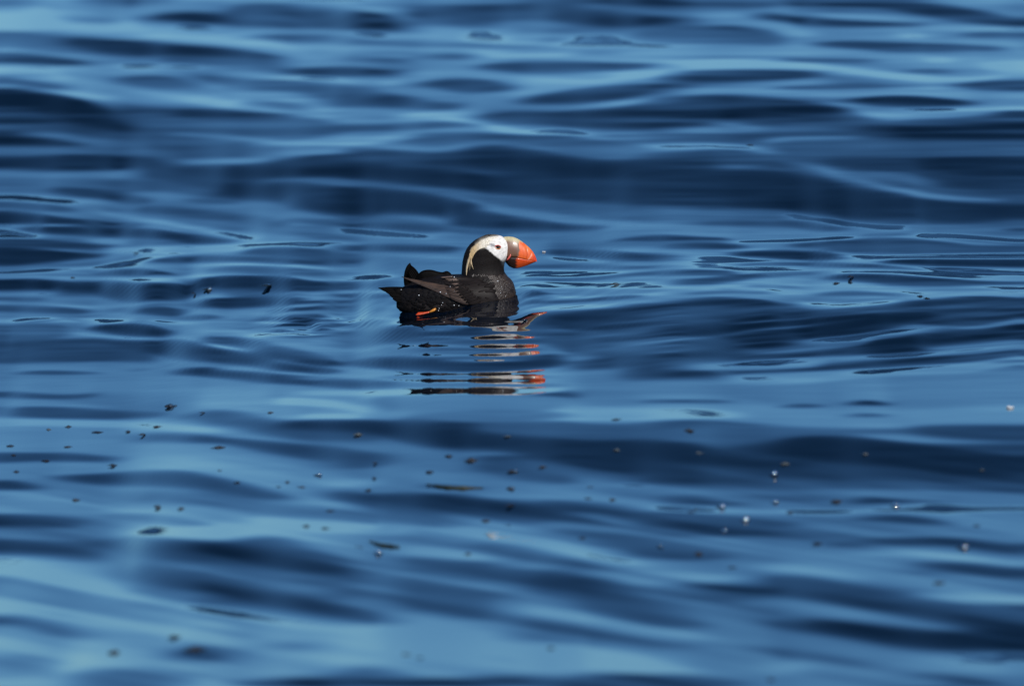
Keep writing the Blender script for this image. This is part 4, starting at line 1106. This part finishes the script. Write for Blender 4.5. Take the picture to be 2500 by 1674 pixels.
def bubble(px, py, size, kind, glint, label, k):
    """size = width in photograph pixels"""
    p = surf_at(px, py); d = p.y*cp+(CAM_H-p.z)*sp; r = size*0.45*d/F_PX
    rnd = random.Random(900+k); bm = bmesh.new()
    dome(bm, Vector((0,0,r*0.10)), r*0.50, 0.75)
    for i in range(rnd.randint(3, 5)):
        a = rnd.uniform(0, 6.28); q = rnd.uniform(.45, .8)*r; rr = rnd.uniform(.18, .36)*r
        dome(bm, Vector((math.cos(a)*q, math.sin(a)*q, rr*0.15)), rr, 0.7, 10)
    # meniscus skirt: a low wavy disc round the bubbles
    n = 18; rg = []
    for q, z in ((1.0, -0.05), (0.75, 0.05), (0.4, 0.12)):
        rg.append([Vector((math.cos(a)*r*q*(1+0.14*math.sin(3*a+k)), math.sin(a)*r*q*(1+0.14*math.cos(2*a+k)), r*z)) for a in np.linspace(0, 2*math.pi, n, endpoint=False)])
    loft(bm, rg)
    if glint:
        dome(bm, Vector((r*0.30, -r*0.45, r*0.32)), r*glint*1.55 if glint >= .3 else r*glint*1.1, 1.0, 14, 1)
    me_ = bm_done(bm, 'bubble'); me_.materials.append(MK[kind]); me_.materials.append(m_glint)
    me_.polygons.foreach_set('use_smooth', [True]*len(me_.polygons))
    o = bpy.data.objects.new('bubble', me_); col.objects.link(o); o.location = p; o.scale = (rnd.uniform(.75, 1.5), rnd.uniform(.8, 1.2), rnd.uniform(.5, 1.05)); o.rotation_euler.z = rnd.uniform(-.6, .6)
    tag(o, label, 'bubble', 'bubbles and specks floating on the sea')
KD = dict(d='dark', b='brownish', p='faint', f='glassy')
BUB = [ # x, y, width, kind, glint, own label or None
 (507,708,26,'f',.16,'small sparkling bubble, left of a pair behind the puffin tail'), (650,697,28,'f',.18,'sparkling bubble nearest behind the puffin tail with reflection below'),
 (472,717,12,'d',0,'tiny flat speck just left of the sparkling bubble pair'), (1503,694,28,'b',0,'brownish bubble raft right of the puffin breast with reflection below'),
 (2041,692,22,'d',0,'thin dark speck upper left of the dark bubble pair'), (2076,677,14,'d',0,'tiny speck right above a thin dark speck at right'),
 (2247,724,22,'f',.10,'left bubble of the touching dark pair at right'), (2262,729,22,'f',.08,'right bubble of the touching dark pair at right'),
 (331,618,14,'d',0,'tiny dark speck upper left, level with the puffin bill'), (176,678,14,'d',0,'tiny dark speck near left edge, level with puffin back'),
 (418,562,7,'d',0,'very small dark dot above left, on a bright ripple'), (1831,355,18,'d',0,'blurred dark dot high right on a bright streak, above the puffin level'),
 (1280,783,20,'f',.06,'dark bubble just below the reflected bill of the puffin'),
 (416,993,38,'d',0,None),(494,1007,16,'d',0,None),(167,1042,28,'b',0,None),(118,1049,18,'p',0,None),(239,1055,26,'d',0,None),(313,1054,24,'d',0,None),(348,1061,18,'d',0,None),
 (385,1042,28,'b',0,None),(27,1089,20,'d',0,None),(167,1091,20,'b',0,None),(533,1092,32,'b',0,None),(113,1125,28,'d',0,None),(274,1136,28,'d',0,None),(40,1152,24,'d',0,None),
 (33,1111,16,'d',0,None),(537,1149,16,'b',0,None),(580,1178,26,'d',0,None),(680,1189,20,'d',0,None),(702,1178,20,'b',0,None),(737,1190,20,'b',0,None),(775,1160,22,'d',.34,None),
 (183,1221,22,'b',0,None),(385,1238,28,'b',0,None),(443,1241,20,'b',0,None),(804,1248,26,'d',0,None),(748,1285,26,'b',0,None),(793,1290,26,'d',0,None),(660,1007,16,'b',0,None),
 (875,1061,22,'p',0,None),(1239,1066,18,'p',0,None),(1505,1025,24,'d',0,None),(1506,1099,28,'p',0,None),(1096,1114,30,'d',0,None),(1150,1125,36,'b',0,None),(915,1131,16,'d',0,None),
 (1050,1153,26,'d',0,None),(1253,1150,36,'b',.26,None),(1324,1140,22,'b',0,None),(913,1167,20,'d',0,None),(1247,1193,40,'b',.20,None),(900,1198,26,'d',0,None),(1439,1190,22,'d',0,None),
 (1434,1217,22,'d',0,None),(1246,1233,24,'d',0,None),(1187,1272,22,'b',0,None),(1421,1313,26,'d',0,None),(922,1351,30,'d',.34,None),(869,1336,26,'d',0,None),(1612,1333,22,'d',.36,None),
 (1144,1352,22,'b',0,None),(1493,1221,26,'b',0,None),(1681,1051,38,'b',0,None),(1705,1106,26,'p',0,None),(1891,1161,34,'b',.34,None),(1892,1226,26,'d',.34,None),(1758,1240,28,'d',.36,None),
 (1686,1250,22,'d',0,None),(1816,1272,22,'d',.36,None),(1765,1297,22,'d',.36,None),(1706,1353,34,'b',0,None),(1788,1385,26,'d',0,None),(2184,1234,26,'b',.50,None),(2350,1338,28,'d',.36,None),
 (2043,1224,34,'b',0,None),(2113,1109,20,'p',0,None),(1917,1134,22,'p',0,None),(2384,1284,24,'d',0,None),(1996,1327,26,'d',0,None),(1929,1252,24,'b',0,None),(2292,1424,26,'d',0,None),
 (2398,1149,20,'p',0,None),(280,1592,44,'b',0,None),(425,1555,36,'d',0,None),(478,1586,50,'d',0,None),(988,1598,26,'b',0,None),(1025,1606,24,'d',0,None),(1345,1582,24,'d',0,None),(1880,1660,26,'d',0,None)]
ORD = ['leftmost','second','third','fourth','fifth','sixth','seventh','eighth','ninth','tenth','eleventh','twelfth']
def look_of(kd, gl): return 'glinting' if gl >= .3 else 'sunlit' if gl else KD[kd]
BANDS = [(1070,'the topmost bubble band'), (1160,'the second bubble band'), (1260,'the third bubble band'), (1365,'the fourth bubble band'), (9999,'the band along the bottom edge')]
def band_of(y): return next(i for i, (m_, _) in enumerate(BANDS) if y < m_)
for k, (x, y, s, kd, gl, lb) in enumerate(BUB):
    if lb is None:
        same = sorted(q[0] for q in BUB if q[5] is None and look_of(q[3], q[4]) == look_of(kd, gl) and band_of(q[1]) == band_of(y))
        i = same.index(x)
        lb = '%s blurred bubble, %s of such from left, in %s' % (look_of(kd, gl), 'first' if i == 0 else ORD[i], BANDS[band_of(y)][1])
    bubble(x, y, s, kd, gl, lb, k)
def fleck(px, py, w, hgt, m, name, label, cat, k):
    p = surf_at(px, py); d = p.y*cp+(CAM_H-p.z)*sp; sc_ = d/F_PX; rnd = random.Random(k)
    bm = bmesh.new()
    for i in range(4): dome(bm, Vector((rnd.uniform(-.3,.3)*w*sc_, rnd.uniform(-.3,.3)*w*sc_, hgt*sc_*.2)), hgt*sc_*rnd.uniform(.35,.6), 0.8, 10)
    me_ = bm_done(bm, name); me_.materials.append(m); o = link(name, me_, m, None); o.location = p; tag(o, label, cat)
fleck(2469, 997, 26, 10, m_foam, 'foam_fleck', 'white foam fleck on the water near the right edge', 'foam', 1)
fleck(1328, 617, 10, 4, m_foam, 'foam_fleck', 'tiny white foam fleck just right of the bill tip', 'foam', 2)
def weed(pts, r_px, label, k):
    P_ = [surf_at(x, y) for x, y in pts]; o_ = P_[0].copy(); d = P_[0].y/F_PX; n = 24; arr = resample([tuple(p-o_) for p in P_], n)
    rnd = random.Random(k); rr = [max(.15, math.sin(math.pi*(i+.5)/n)**.5*rnd.uniform(.5, 1.1))*r_px*d for i in range(n)]
    o = tube('weed_strand', [Vector(a)+Vector((0,0,0.001)) for a in arr], rr, m_weed, None, n=6); o.location = o_; tag(o, label, 'seaweed')
weed([(900,1322),(925,1330),(950,1334),(975,1336)], 6, 'short blurred olive weed strand above a glinting bubble in the lower middle', 1)
weed([(1040,1184),(1085,1189),(1130,1192),(1180,1192)], 4, 'thin dark weed strand drifting level below the puffin reflection', 2)
